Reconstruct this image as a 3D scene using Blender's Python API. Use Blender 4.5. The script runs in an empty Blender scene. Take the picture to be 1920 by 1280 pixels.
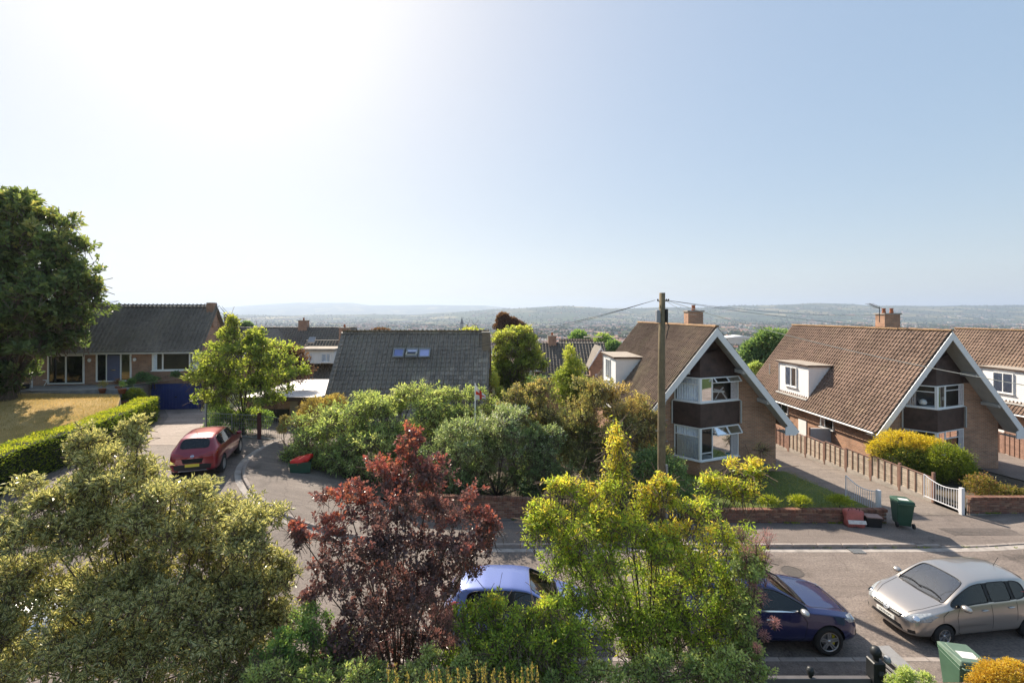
import bpy, bmesh, math, random
import numpy as np
from mathutils import Vector, Matrix, Euler
from mathutils.bvhtree import BVHTree
R = math.radians
random.seed(7)
rng = np.random.default_rng(11)
scene = bpy.context.scene
col = scene.collection
FPX, HZ, CZ = 855.0, 590.0, 8.6          # focal length and horizon measured on the photograph, eye height over the road

# ------------------------------------------------------------------ camera, sky, sun, exposure
cam_d = bpy.data.cameras.new('camera')
cam = bpy.data.objects.new('camera', cam_d); col.objects.link(cam)
cam.location = (0, 0, CZ); cam.rotation_euler = (R(90), 0, 0)
cam_d.sensor_width = 36; cam_d.lens = FPX / 1920 * 36
cam_d.shift_y = -(640 - HZ) / 1920
cam_d.clip_start = 0.1; cam_d.clip_end = 60000
scene.camera = cam

SUN_AZ, SUN_EL = R(-33), R(40)            # azimuth from the view direction, negative to the left
world = bpy.data.worlds.new('World'); scene.world = world; world.use_nodes = True
wn, wl = world.node_tree.nodes, world.node_tree.links
bg = wn['Background']; bg.inputs['Strength'].default_value = 0.15
sky = wn.new('ShaderNodeTexSky'); sky.sky_type = 'NISHITA'; sky.sun_disc = False
sky.sun_elevation = SUN_EL; sky.sun_rotation = SUN_AZ
sky.altitude = 60; sky.air_density = 1.0; sky.dust_density = 2.0; sky.ozone_density = 1.5
gam = wn.new('ShaderNodeGamma'); gam.inputs[1].default_value = 0.28          # hazy summer sky: gentler range from glow to blue
hsv = wn.new('ShaderNodeHueSaturation'); hsv.inputs['Saturation'].default_value = 2.2
wl.new(sky.outputs['Color'], gam.inputs[0]); wl.new(gam.outputs[0], hsv.inputs['Color']); 
tnt = wn.new('ShaderNodeMix'); tnt.data_type = 'RGBA'; tnt.blend_type = 'MULTIPLY'; tnt.inputs[0].default_value = 1; tnt.inputs[7].default_value = (.98, 1.0, 1.01, 1)
wl.new(hsv.outputs[0], tnt.inputs[6]); wl.new(tnt.outputs[2], bg.inputs['Color'])

sun_d = bpy.data.lights.new('sun', 'SUN'); sun_d.energy = 2.9; sun_d.angle = R(0.6); sun_d.color = (1.0, 0.89, 0.74)
sun = bpy.data.objects.new('sun', sun_d); col.objects.link(sun)
sdir = Vector((math.sin(SUN_AZ) * math.cos(SUN_EL), math.cos(SUN_AZ) * math.cos(SUN_EL), math.sin(SUN_EL)))
sun.rotation_euler = sdir.to_track_quat('Z', 'Y').to_euler(); sun.location = sdir * 200

scene.view_settings.view_transform = 'Standard'; scene.view_settings.look = 'None'
scene.view_settings.exposure = 1.7; scene.view_settings.gamma = 1.0
scene.view_settings.use_curve_mapping = False
scene.cycles.use_denoising = True
scene.cycles.max_bounces = 9; scene.cycles.diffuse_bounces = 4; scene.cycles.glossy_bounces = 3
scene.cycles.transmission_bounces = 6; scene.cycles.transparent_max_bounces = 8; scene.cycles.volume_bounces = 0
scene.cycles.sample_clamp_indirect = 6

# ------------------------------------------------------------------ helpers
def W(px, py, d):                          # the point at depth d that the photograph shows at (px, py)
    return Vector(((px - 960) / FPX * d, d, CZ - (py - HZ) / FPX * d))
def sm(a, b, x):
    t = np.clip((np.asarray(x, float) - a) / (b - a), 0, 1); return t * t * (3 - 2 * t)
def lin(c):                                # 0-255 sRGB to linear
    return tuple(((v / 255) / 12.92 if v / 255 <= .04045 else ((v / 255 + .055) / 1.055) ** 2.4) for v in c)

class MB:
    """collects shapes for one mesh"""
    def __init__(s): s.v = []; s.f = []; s.m = []
    def add(s, vs, fs, m=0):
        o = len(s.v); s.v += [tuple(p) for p in vs]; s.f += [tuple(i + o for i in f) for f in fs]; s.m += [m] * len(fs); return s
    def box(s, x0, x1, y0, y1, z0, z1, m=0):
        return s.add([(x0,y0,z0),(x1,y0,z0),(x1,y1,z0),(x0,y1,z0),(x0,y0,z1),(x1,y0,z1),(x1,y1,z1),(x0,y1,z1)],
                     [(0,3,2,1),(4,5,6,7),(0,1,5,4),(1,2,6,5),(2,3,7,6),(3,0,4,7)], m)
    def hexa(s, p, m=0):                   # 8 corners, bottom four then top four
        return s.add(p, [(0,3,2,1),(4,5,6,7),(0,1,5,4),(1,2,6,5),(2,3,7,6),(3,0,4,7)], m)
    def bar(s, a, b, w, t, m=0, up=(0,0,1)):
        a, b = Vector(a), Vector(b); d = (b - a).normalized(); u = Vector(up)
        if abs(d.dot(u)) > .99: u = Vector((0,1,0))
        sx = d.cross(u).normalized() * w / 2; sz = sx.cross(d).normalized() * t / 2
        return s.hexa([a-sx-sz, a+sx-sz, b+sx-sz, b-sx-sz, a-sx+sz, a+sx+sz, b+sx+sz, b-sx+sz], m)
    def tube(s, pts, r, n=8, m=0, cap=True):
        pts = [Vector(p) for p in pts]; rs = r if isinstance(r, (list, tuple)) else [r] * len(pts)
        o = len(s.v); ref = Vector((0.3, 0.2, 1)) 
        for i, p in enumerate(pts):
            d = (pts[min(i+1, len(pts)-1)] - pts[max(i-1, 0)]).normalized()
            rr = ref if abs(d.dot(ref.normalized())) < .95 else Vector((1, 0, 0))
            a = d.cross(rr).normalized(); b = d.cross(a)
            for k in range(n):
                t = 2 * math.pi * k / n; s.v.append(tuple(p + (a * math.cos(t) + b * math.sin(t)) * rs[i]))
        for i in range(len(pts) - 1):
            for k in range(n):
                s.f.append((o+i*n+k, o+i*n+(k+1) % n, o+(i+1)*n+(k+1) % n, o+(i+1)*n+k)); s.m.append(m)
        if cap:
            s.f.append(tuple(o + k for k in reversed(range(n)))); s.m.append(m)
            s.f.append(tuple(o + (len(pts)-1)*n + k for k in range(n))); s.m.append(m)
        return s
    def lathe(s, prof, n=24, c=(0,0,0), axis='z', m=0):
        o = len(s.v); c = Vector(c)
        for (r, z) in prof:
            for k in range(n):
                t = 2 * math.pi * k / n
                p = Vector((r*math.cos(t), r*math.sin(t), z)) if axis == 'z' else Vector((r*math.cos(t), z, r*math.sin(t)))
                s.v.append(tuple(c + p))
        for i in range(len(prof) - 1):
            for k in range(n):
                s.f.append((o+i*n+k, o+i*n+(k+1) % n, o+(i+1)*n+(k+1) % n, o+(i+1)*n+k)); s.m.append(m)
        return s
    def prism(s, poly, y0, y1, m=0):       # polygon in x,z pushed along y
        n = len(poly)
        return s.add([(x, y0, z) for x, z in poly] + [(x, y1, z) for x, z in poly],
                     [tuple(range(n)), tuple(reversed(range(n, 2*n)))] + [(i, i+n, (i+1) % n + n, (i+1) % n) for i in range(n)], m)
    def prism_z(s, poly, z0, z1, m=0):     # polygon in x,y pushed up
        n = len(poly)
        return s.add([(x, y, z0) for x, y in poly] + [(x, y, z1) for x, y in poly],
                     [tuple(reversed(range(n))), tuple(range(n, 2*n))] + [(i, (i+1) % n, (i+1) % n + n, i + n) for i in range(n)], m)
    def mesh(s, name, mats=(), smooth=False, fix=True):
        me = bpy.data.meshes.new(name); me.from_pydata(s.v, [], s.f)
        for mt in (mats if isinstance(mats, (list, tuple)) else [mats]):
            me.materials.append(mt)
        if any(s.m): me.polygons.foreach_set('material_index', s.m)
        if fix:
            b = bmesh.new(); b.from_mesh(me); bmesh.ops.recalc_face_normals(b, faces=b.faces); b.to_mesh(me); b.free()
        if smooth: me.polygons.foreach_set('use_smooth', [True] * len(me.polygons))
        me.update(); return me
    def build(s, name, mats, parent=None, smooth=False, bevel=0, **k):
        me = s.mesh(name, mats, smooth)
        if bevel:
            b = bmesh.new(); b.from_mesh(me)
            bmesh.ops.remove_doubles(b, verts=b.verts, dist=1e-5)
            bmesh.ops.bevel(b, geom=list(b.edges), offset=bevel, segments=2 if smooth else 1, affect='EDGES', clamp_overlap=True)
            b.to_mesh(me); b.free()
        return obj(name, me, parent, **k)

def obj(name, me, parent=None, loc=None, rot=None, scale=None, **props):
    o = bpy.data.objects.new(name, me); col.objects.link(o)
    if parent is not None: o.parent = parent
    if loc is not None: o.location = loc
    if rot is not None: o.rotation_euler = rot
    if scale is not None: o.scale = scale
    for k, v in props.items():
        if v: o[k] = v
    return o
def thing(name, label, category, loc=(0,0,0), rz=0.0, group=None):
    return obj(name, None, None, loc, (0, 0, rz), label=label, category=category, group=group)
def tag(o, label, category, group=None):
    o['label'] = label; o['category'] = category
    if group: o['group'] = group
    return o
def structure(o): o['kind'] = 'structure'; return o
def copy_tree(o, parent=None):
    c = o.copy(); col.objects.link(c); c.parent = parent
    for ch in o.children: copy_tree(ch, c)
    return c

# ------------------------------------------------------------------ materials
def nodes(name):
    m = bpy.data.materials.new(name); m.use_nodes = True
    nt = m.node_tree; return m, nt.nodes, nt.links, nt.nodes['Principled BSDF']
def mix_rgb(n, l, fac, a, b, blend='MIX'):
    x = n.new('ShaderNodeMix'); x.data_type = 'RGBA'; x.blend_type = blend
    for k, v in ((0, fac), (6, a), (7, b)):
        if hasattr(v, 'is_output'): l.new(v, x.inputs[k])
        else: x.inputs[k].default_value = v if k == 0 else (*v[:3], 1)
    return x.outputs[2]
def ramp(n, l, src, stops):
    r = n.new('ShaderNodeValToRGB'); l.new(src, r.inputs[0])
    e = r.color_ramp.elements
    while len(e) < len(stops): e.new(.5)
    for i, (p, c) in enumerate(stops):
        e[i].position = p; e[i].color = (*c[:3], 1) if len(c) >= 3 else (c[0],)*3 + (1,)
    return r.outputs[0]
def noise(n, l, scale, detail=4, vec=None, rough=.6, out=0):
    t = n.new('ShaderNodeTexNoise'); t.inputs['Scale'].default_value = scale; t.inputs['Detail'].default_value = detail
    t.inputs['Roughness'].default_value = rough
    if vec is None:
        vec = n.new('ShaderNodeTexCoord').outputs['Object']
    l.new(vec, t.inputs['Vector']); return t.outputs[out]
def bump(n, l, b, height, strength=.4, dist=.01):
    x = n.new('ShaderNodeBump'); x.inputs['Strength'].default_value = strength; x.inputs['Distance'].default_value = dist
    l.new(height, x.inputs['Height']); l.new(x.outputs[0], b.inputs['Normal'])
def pm(name, c, rough=.6, var=.25, scale=3.0, bmp=.0, bscale=60, spec=.4, metal=0.0, c2=None, coat=0, rand=0, lichen=None):
    """plain paint / plastic / render with blotchy variation, fine relief and, for repeated pieces, a shade of each object's own"""
    m, n, l, b = nodes(name)
    f = noise(n, l, scale, 5)
    d = c2 or tuple(v * (1 - var) for v in c)
    e = tuple(min(1, v * (1 + var * .6)) for v in c)
    cc = ramp(n, l, f, [(.25, d), (.5, c), (.75, e)])
    if lichen:                                 # blotches of lichen and dirt that run across many tiles
        wp = n.new('ShaderNodeNewGeometry').outputs['Position']
        fl_ = ramp(n, l, noise(n, l, .55, 8, wp, .72), [(.50, (0,0,0)), (.66, (.75,.75,.75))])
        cc = mix_rgb(n, l, fl_, cc, lichen)
        cc = mix_rgb(n, l, .8, cc, ramp(n, l, noise(n, l, .35, 7, wp, .7), [(.35, (.68,.66,.64)), (.6, (1.1,1.08,1.05))]), 'MULTIPLY')
    if rand:
        oi = n.new('ShaderNodeObjectInfo').outputs['Random']
        g = ramp(n, l, oi, [(0, (1 - rand,) * 3), (1, (1 + rand * .6,) * 3)])
        cc = mix_rgb(n, l, 1.0, cc, g, 'MULTIPLY')
    l.new(cc, b.inputs['Base Color'])
    b.inputs['Roughness'].default_value = rough; b.inputs['Specular IOR Level'].default_value = spec; b.inputs['Metallic'].default_value = metal
    if coat: b.inputs['Coat Weight'].default_value = coat; b.inputs['Coat Roughness'].default_value = .04
    if bmp: bump(n, l, b, noise(n, l, bscale, 3), bmp, .02)
    return m
def wallvec(n, l):
    """world-size coordinates that run along either axis of an upright wall"""
    t = n.new('ShaderNodeTexCoord').outputs['Object']
    s = n.new('ShaderNodeSeparateXYZ'); l.new(t, s.inputs[0])
    a = n.new('ShaderNodeMath'); a.operation = 'ADD'; l.new(s.outputs[0], a.inputs[0]); l.new(s.outputs[1], a.inputs[1])
    c = n.new('ShaderNodeCombineXYZ'); l.new(a.outputs[0], c.inputs[0]); l.new(s.outputs[2], c.inputs[1])
    return c.outputs[0]
def brick_mat(name, c1, c2, mortar):
    m, n, l, b = nodes(name)
    v = wallvec(n, l)
    t = n.new('ShaderNodeTexBrick'); l.new(v, t.inputs['Vector'])
    t.inputs['Color1'].default_value = (*c1, 1); t.inputs['Color2'].default_value = (*c2, 1); t.inputs['Mortar'].default_value = (*mortar, 1)
    t.inputs['Scale'].default_value = 1; t.inputs['Brick Width'].default_value = .235; t.inputs['Row Height'].default_value = .078
    t.inputs['Mortar Size'].default_value = .010; t.inputs['Bias'].default_value = -.1
    f = noise(n, l, 1.3, 6)
    cc = mix_rgb(n, l, .55, t.outputs['Color'], ramp(n, l, f, [(.3, (.5,.47,.45)), (.5, (1,1,1)), (.72, (1.3,1.22,1.15))]), 'MULTIPLY')
    l.new(cc, b.inputs['Base Color']); b.inputs['Roughness'].default_value = .85
    inv = n.new('ShaderNodeMath'); inv.operation = 'SUBTRACT'; inv.inputs[0].default_value = 1; l.new(t.outputs['Fac'], inv.inputs[1])
    bump(n, l, b, inv.outputs[0], .6, .006)
    return m
def leaf_mat(name, stops, trans=.45, rough=.45, edge=None, tint=(1.0, 1.0, .55), gain=1.5):
    """leaf: colour by each leaf's own random value, light passing through; edge = margin colour of variegated leaves"""
    m, n, l, b = nodes(name)
    a = n.new('ShaderNodeAttribute'); a.attribute_name = 'rnd'
    c = ramp(n, l, a.outputs['Fac'], stops)
    if edge:
        e = n.new('ShaderNodeAttribute'); e.attribute_name = 'edge'
        f = ramp(n, l, e.outputs['Fac'], [(.28, (0,0,0)), (.42, (1,1,1))])
        c = mix_rgb(n, l, f, c, edge)
    l.new(c, b.inputs['Base Color']); b.inputs['Roughness'].default_value = rough; b.inputs['Specular IOR Level'].default_value = .35
    t = n.new('ShaderNodeBsdfTranslucent')
    l.new(mix_rgb(n, l, 1.0, c, tuple(gain * x for x in tint), 'MULTIPLY'), t.inputs['Color'])
    x = n.new('ShaderNodeMixShader'); x.inputs[0].default_value = trans
    l.new(b.outputs[0], x.inputs[1]); l.new(t.outputs[0], x.inputs[2]); l.new(x.outputs[0], n['Material Output'].inputs['Surface'])
    return m
def glass_mat(name, tint=(.75,.82,.82), refl=1.0, rough=.02, ior=1.6):
    m, n, l, b = nodes(name); n.remove(b)
    tr = n.new('ShaderNodeBsdfTransparent'); tr.inputs[0].default_value = (*tint, 1)
    g = n.new('ShaderNodeBsdfGlossy'); g.inputs['Roughness'].default_value = rough; g.inputs['Color'].default_value = (refl,)*3 + (1,)
    fr = n.new('ShaderNodeFresnel'); fr.inputs[0].default_value = ior
    x = n.new('ShaderNodeMixShader'); l.new(fr.outputs[0], x.inputs[0]); l.new(tr.outputs[0], x.inputs[1]); l.new(g.outputs[0], x.inputs[2])
    l.new(x.outputs[0], n['Material Output'].inputs['Surface']); return m
def car_paint(name, c, metal=.35, rough=.32, flake=.08):
    m, n, l, b = nodes(name)
    f = noise(n, l, 900, 1)
    l.new(ramp(n, l, f, [(.3, tuple(v * (1 - flake) for v in c)), (.7, tuple(min(1, v * (1 + flake)) for v in c))]), b.inputs['Base Color'])
    b.inputs['Metallic'].default_value = metal; b.inputs['Roughness'].default_value = rough
    b.inputs['Coat Weight'].default_value = 1; b.inputs['Coat Roughness'].default_value = .03
    return m

M = {}
M['brick'] = brick_mat('brick_wall', (.47,.245,.145), (.31,.155,.095), (.44,.35,.27))
M['brick_dark'] = brick_mat('brick_wall_brown', (.40,.215,.135), (.26,.135,.088), (.38,.31,.25))
M['white'] = pm('white_paint', (.84,.83,.82), .45, .06, 2)
M['upvc'] = pm('white_frame', (.85,.85,.84), .35, .04, 2)
M['cladding'] = pm('brown_cladding', (.075,.047,.04), .55, .5, 2.2, .25, 30)
M['soffit'] = pm('grey_soffit', (.48,.47,.44), .7, .15, 2)
M['felt'] = pm('flat_roof_felt', (.36,.31,.26), .9, .3, 2.5, .3, 40)
M['lead'] = pm('lead_flashing', (.30,.31,.33), .6, .2, 6)
M['glass'] = glass_mat('window_glass', (.96,.98,.98), ior=1.5)
M['glass_dark'] = glass_mat('dark_window_glass', (.45,.5,.5))
M['room'] = pm('room_shade_paint', (.05,.042,.036), .9, .5, 1.2)  # near-black colour that stands in for the shade of unlit rooms
M['net'] = pm('net_curtain', (.84,.88,.98), .9, .25, 7)
M['curtain'] = pm('curtain_fabric', (.55,.50,.50), .9, .25, 7)
M['tile_brown'] = pm('brown_roof_tile', (.225,.165,.128), .9, .42, 2.2, .35, 45, rand=.26, spec=.2, lichen=(.27,.22,.15))
M['tile_brown_b'] = pm('brown_roof_tile_worn', (.23,.16,.125), .9, .42, 2.2, .35, 45, rand=.26, spec=.2, lichen=(.27,.20,.145))
M['tile_grey'] = pm('grey_roof_tile', (.27,.225,.18), .55, .45, 4.5, .3, 45, rand=.35, spec=.8, lichen=(.30,.27,.20))
M['tile_slate'] = pm('dark_roof_tile', (.185,.16,.135), .7, .4, 4.0, .3, 45, rand=.2, lichen=(.20,.175,.13))
M['ridge_moss'] = pm('mossy_ridge_tile', (.26,.16,.085), .9, .5, 9, .5, 30, rand=.25)
M['pot'] = pm('terracotta', (.36,.13,.065), .8, .25, 6)
M['black'] = pm('black_plastic', (.018,.018,.02), .45, .2, 5)
M['rubber'] = pm('tyre_rubber', (.022,.022,.023), .85, .25, 9)
M['chrome'] = pm('chrome', (.75,.76,.78), .12, .02, 3, metal=1.0)
M['alloy'] = pm('alloy_wheel', (.50,.51,.53), .3, .08, 5, metal=.85)
M['dark_alloy'] = pm('dark_wheel', (.05,.05,.055), .4, .2, 5, metal=.5)
M['bark'] = pm('bark', (.085,.066,.05), .95, .5, 8, .6, 25)
M['twig'] = pm('twig_bark', (.12,.085,.065), .9, .4, 9)
M['pole_wood'] = pm('weathered_pole_wood', (.20,.155,.09), .9, .45, 3.5, .6, 40, c2=(.105,.085,.05))
M['fence_wood'] = pm('weathered_fence_board', (.40,.33,.26), .9, .4, 5, .4, 50, rand=.2)
M['fence_red'] = pm('red_brown_fence_wood', (.24,.14,.105), .85, .35, 5, .4, 50, rand=.15)
M['concrete'] = pm('concrete', (.36,.32,.28), .92, .28, 3, .4, 60)
M['kerb'] = pm('kerb_concrete', (.34,.29,.26), .92, .3, 4, .4, 60, rand=.15)
M['metal_white'] = pm('white_metal', (.72,.72,.74), .4, .08, 4)
M['metal_black'] = pm('black_metal', (.02,.022,.024), .45, .3, 6)
M['steel'] = pm('galvanised_steel', (.33,.34,.35), .45, .2, 6, metal=.6)
M['bin_green'] = pm('dark_green_plastic', (.035,.085,.055), .42, .25, 2.5)
M['bin_green_pale'] = pm('faded_green_plastic', (.055,.12,.075), .5, .22, 2.5)
M['soil'] = pm('garden_soil', (.085,.066,.045), .98, .45, 2, .7, 20)
M['grey_stone'] = pm('grey_stone', (.27,.26,.255), .9, .3, 3, .4, 40)
# ------------------------------------------------------------------ the lie of the land
def hts(x, y):
    x = np.asarray(x, float); y = np.asarray(y, float)
    L = 1.7 * sm(-2, -15, x) * (1 - sm(60, 200, y)) * (.06 + .94 * sm(11.5, 19.0, y))
    k = 1 - .72 * sm(-5, -18, x)
    D = np.where(y <= 60, -.085 * np.maximum(0, y - 20), -3.4 - 56.6 * sm(40, 560, y) + 56.6 * float(sm(40, 560, 60))) * np.where(y <= 60, k, k + (1 - k) * sm(60, 200, y))
    return L + D - .022 * np.clip(x - 19, 0, 40) * (1 - sm(60, 200, y))
def h(x, y): return float(hts(x, y))
CREST = [(-900,588),(0,584),(330,582),(400,578),(470,572),(560,567.5),(665,567),(685,572),(760,572.5),(820,571.5),(910,572.5),(955,578),(985,582),(1100,586),(1400,588),(2800,588)]
CREST2 = [(-900,590),(780,590),(900,582),(1000,576),(1060,572.5),(1105,575),(1140,579),(1200,578),(1310,577),(1390,571.5),(1480,571),(1528,568.5),(1560,570),(1640,573.5),(1780,573),(1920,572),(2300,566),(2800,572)]
def hills(x, y):
    px = 960 + FPX * x / np.maximum(y, 1)
    wob = 2.0 * np.sin(px * .021 + y * .0011) + 1.2 * np.sin(px * .057 + 1.3 + y * .0007)
    c1 = (HZ - np.interp(px, *zip(*CREST))) / FPX * 12000 + 69
    c2 = (HZ - np.interp(px, *zip(*CREST2))) / FPX * 6200 + 69
    a = np.clip(c1, 0, None) * sm(8200, 12000, y) * (1 - .6 * sm(12000, 16000, y))
    b = np.clip(c2 + wob * 2 * sm(3800, 5200, y), 0, None) * sm(3300, 6200, y) ** 1.15 * (1 - .75 * sm(6200, 7800, y))
    und = 6 * np.sin(x * .0021 + 1) * np.sin(y * .0017) * sm(700, 1600, y)
    return np.maximum(a, b) + und

ys = np.concatenate([np.arange(-30, 80, 1.6), np.geomspace(80, 16000, 150)])
us = np.linspace(-1, 1, 181)
X = us[None, :] * (70 + 1.75 * np.maximum(ys, 0))[:, None]; Y = np.repeat(ys[:, None], len(us), 1)
near = 1 - sm(60, 90, Y)
Z = hts(X, Y) - .45 * near + hills(X, Y)
Z = np.where((Y < 9.4), np.maximum(Z, .35 + .12 * np.clip(9.4 - Y, 0, 9)), Z)      # the raised garden on this side of the street
nr, nc = X.shape
idx = np.arange(nr * nc).reshape(nr, nc)
quads = np.stack([idx[:-1, :-1], idx[:-1, 1:], idx[1:, 1:], idx[1:, :-1]], -1).reshape(-1, 4)
def np_mesh(name, verts, faces, mats, smooth=False):
    me = bpy.data.meshes.new(name); me.from_pydata(np.asarray(verts, np.float32).reshape(-1, 3), [], np.asarray(faces))
    for mt in (mats if isinstance(mats, (list, tuple)) else [mats]): me.materials.append(mt)
    if smooth: me.polygons.foreach_set('use_smooth', np.ones(len(me.polygons), bool))
    me.update(); return me

m, n, l, b = nodes('valley_ground')
tc = n.new('ShaderNodeTexCoord').outputs['Object']
vo = n.new('ShaderNodeTexVoronoi'); vo.inputs['Scale'].default_value = .0045; l.new(tc, vo.inputs['Vector'])
sp = n.new('ShaderNodeSeparateColor'); l.new(vo.outputs['Color'], sp.inputs[0])
fields = ramp(n, l, sp.outputs[0], [(0, (.035,.055,.02)), (.35, (.05,.075,.026)), (.6, (.075,.085,.032)), (.78, (.16,.135,.06)), (.9, (.30,.25,.13)), (1, (.06,.085,.03))])
woods = ramp(n, l, noise(n, l, .0021, 8, tc, .65), [(.46, (0,0,0)), (.54, (1,1,1))])
c1 = mix_rgb(n, l, woods, (.022,.036,.014), fields)
rough = ramp(n, l, noise(n, l, .03, 8, tc, .75), [(.3, (.55,.55,.55)), (.7, (1.35,1.35,1.3))])
l.new(mix_rgb(n, l, .8, c1, rough, 'MULTIPLY'), b.inputs['Base Color']); b.inputs['Roughness'].default_value = 1
b.inputs['Specular IOR Level'].default_value = .1
M['valley'] = m
structure(obj('ground', np_mesh('ground', np.stack([X, Y, Z], -1), quads, M['valley'], True)))

def asphalt(name, c, light, patch=.9, grit=70):
    m, n, l, b = nodes(name)
    tc = n.new('ShaderNodeTexCoord').outputs['Object']
    big = ramp(n, l, noise(n, l, .35, 8, tc, .7), [(.34, tuple(v * .62 for v in c)), (.47, c), (.55, c), (.68, light)])
    fine = noise(n, l, grit * .22, 6, tc, .85)
    sp = ramp(n, l, fine, [(.34, (.42,.42,.43)), (.5, (1,1,1)), (.66, (1.6,1.55,1.5))])
    mp = n.new('ShaderNodeMapping'); mp.inputs['Scale'].default_value = (.25, 3.2, 1); l.new(tc, mp.inputs['Vector'])
    wear = ramp(n, l, noise(n, l, 1.0, 5, mp.outputs[0]), [(.35, (.82,.82,.82)), (.65, (1.12,1.12,1.12))])
    cc = mix_rgb(n, l, patch, big, sp, 'MULTIPLY'); cc = mix_rgb(n, l, .8, cc, wear, 'MULTIPLY')
    cr = n.new('ShaderNodeTexVoronoi'); cr.feature = 'DISTANCE_TO_EDGE'; cr.inputs['Scale'].default_value = .28
    wv = n.new('ShaderNodeVectorMath'); l.new(tc, wv.inputs[0])
    ns = n.new('ShaderNodeTexNoise'); ns.inputs['Scale'].default_value = 1.1; ns.inputs['Detail'].default_value = 5; l.new(tc, ns.inputs['Vector']); l.new(ns.outputs['Color'], wv.inputs[1])
    l.new(wv.outputs[0], cr.inputs['Vector'])
    crack = ramp(n, l, cr.outputs['Distance'], [(.0, (.5,.5,.5)), (.006, (1,1,1))])
    l.new(mix_rgb(n, l, .7, cc, crack, 'MULTIPLY'), b.inputs['Base Color'])
    b.inputs['Roughness'].default_value = .82; b.inputs['Specular IOR Level'].default_value = .35
    bump(n, l, b, fine, .8, .02)
    return m
M['asphalt'] = asphalt('road_asphalt', (.195,.16,.14), (.255,.212,.185))
M['footway'] = asphalt('footway_asphalt', (.195,.16,.14), (.25,.21,.183), .7, 110)
M['pinkdrive'] = asphalt('driveway_concrete', (.30,.24,.205), (.37,.30,.26), .5, 40)

def strip(name, A, B, dz, mats, rows=6, smooth=True, hh=h):
    """sheet between two polylines of equal length, lying dz over the ground"""
    vs, fs = [], []
    for i, (a, c) in enumerate(zip(A, B)):
        for k in range(rows + 1):
            t = k / rows; x = a[0] + (c[0]-a[0]) * t; y = a[1] + (c[1]-a[1]) * t
            vs.append((x, y, hh(x, y) + dz))
    for i in range(len(A) - 1):
        for k in range(rows):
            o = i * (rows + 1) + k; fs.append((o, o + 1, o + rows + 2, o + rows + 1))
    me = np_mesh(name, vs, fs, mats, smooth)
    b = bmesh.new(); b.from_mesh(me); bmesh.ops.recalc_face_normals(b, faces=b.faces)
    if sum(f.normal.z for f in b.faces) < 0: bmesh.ops.reverse_faces(b, faces=b.faces)
    b.to_mesh(me); b.free(); return me
def resample(P, step):
    P = [Vector((*p, 0)) for p in P]; out = [P[0].xy[:]]; acc = 0
    for a, c in zip(P, P[1:]):
        L = (c - a).length; t = step - acc
        while t <= L:
            q = a + (c - a) * (t / L); out.append((q.x, q.y)); t += step
        acc = (acc + L) % step
    return out
def smooth_poly(P, n=3):
    for _ in range(n):
        Q = [P[0]]
        for a, c in zip(P, P[1:]):
            Q += [(a[0]*.75 + c[0]*.25, a[1]*.75 + c[1]*.25), (a[0]*.25 + c[0]*.75, a[1]*.25 + c[1]*.75)]
        P = Q + [P[-1]]
    return P

# road: one sheet under the main street and the turning on the hill
xs = np.arange(-48, 48.01, .6)
structure(obj('road', strip('road', [(x, 10.4) for x in xs], [(x, 19.6 if x > -9 else 36) for x in xs], 0, M['asphalt'], 26)))
# far kerb, sweeping round the corner into the turning
KERB = smooth_poly([(46,18.7),(30,17.9),(20,17.3),(17.6,16.95),(15,16.9),(8,16.88),(0,16.9),(-4,16.9),(-7.2,17.05),(-9.6,17.9),(-11.4,19.4),(-12.5,21.2),(-13.1,23.2),(-13.3,25.4),(-12.9,27.2)])
KS = resample(KERB, .915)
BACK = []
for (x, y) in KS:
    if x > 15.5: BACK.append((x, 19.55 + .055 * max(0, x - 19)))
    elif x > 2: BACK.append((x, 18.62))
    else:
        t = float(sm(2, -13.2, x)); k = sum(1 for q in KS if q[0] <= 2)
        j = len([q for q in KS[:KS.index((x, y))] if q[0] <= 2]) / max(1, k - 1)
        pts = [(2,18.8),(-3,19.0),(-6,20.2),(-8.2,22),(-9.2,24),(-9.8,26),(-10.2,28)]
        s = j * (len(pts) - 1); i = min(int(s), len(pts) - 2); f = s - i
        BACK.append((pts[i][0]*(1-f) + pts[i+1][0]*f, pts[i][1]*(1-f) + pts[i+1][1]*f))
def drop(x): return .12 - .095 * float(sm(14.8, 16.2, x)) * (1 - float(sm(20.2, 21.6, x)))     # kerb lowered at the drive
pave = structure(obj('pavement', strip('pavement', KS, BACK, 0, M['footway'], 5, hh=lambda x, y: h(x, y) + drop(x))))
kerb_me = {}
for i in range(len(KS) - 1):
    a, c = Vector((*KS[i], 0)), Vector((*KS[i+1], 0)); d = c - a; L = d.length; mid = (a + c) / 2
    hgt = drop(mid.x); key = (round(L, 2), round(hgt, 2))
    if key not in kerb_me:
        kerb_me[key] = MB().box(-L/2+.011, L/2-.011, -.065, .065, -.12, hgt + .006).mesh('kerb_stone', M['kerb'])
        bm_ = bmesh.new(); bm_.from_mesh(kerb_me[key]); bmesh.ops.bevel(bm_, geom=[e for e in bm_.edges], offset=.012, segments=1, affect='EDGES'); bm_.to_mesh(kerb_me[key]); bm_.free()
    if mid.x < 24:
        z = (h(a.x, a.y) + h(c.x, c.y)) / 2
        obj('kerb_stone', kerb_me[key], pave, (mid.x, mid.y, z + random.uniform(-.004, .004)), (0, -math.atan2(h(c.x,c.y) - h(a.x,a.y), L), math.atan2(d.y, d.x) + random.uniform(-.008, .008)))
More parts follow.
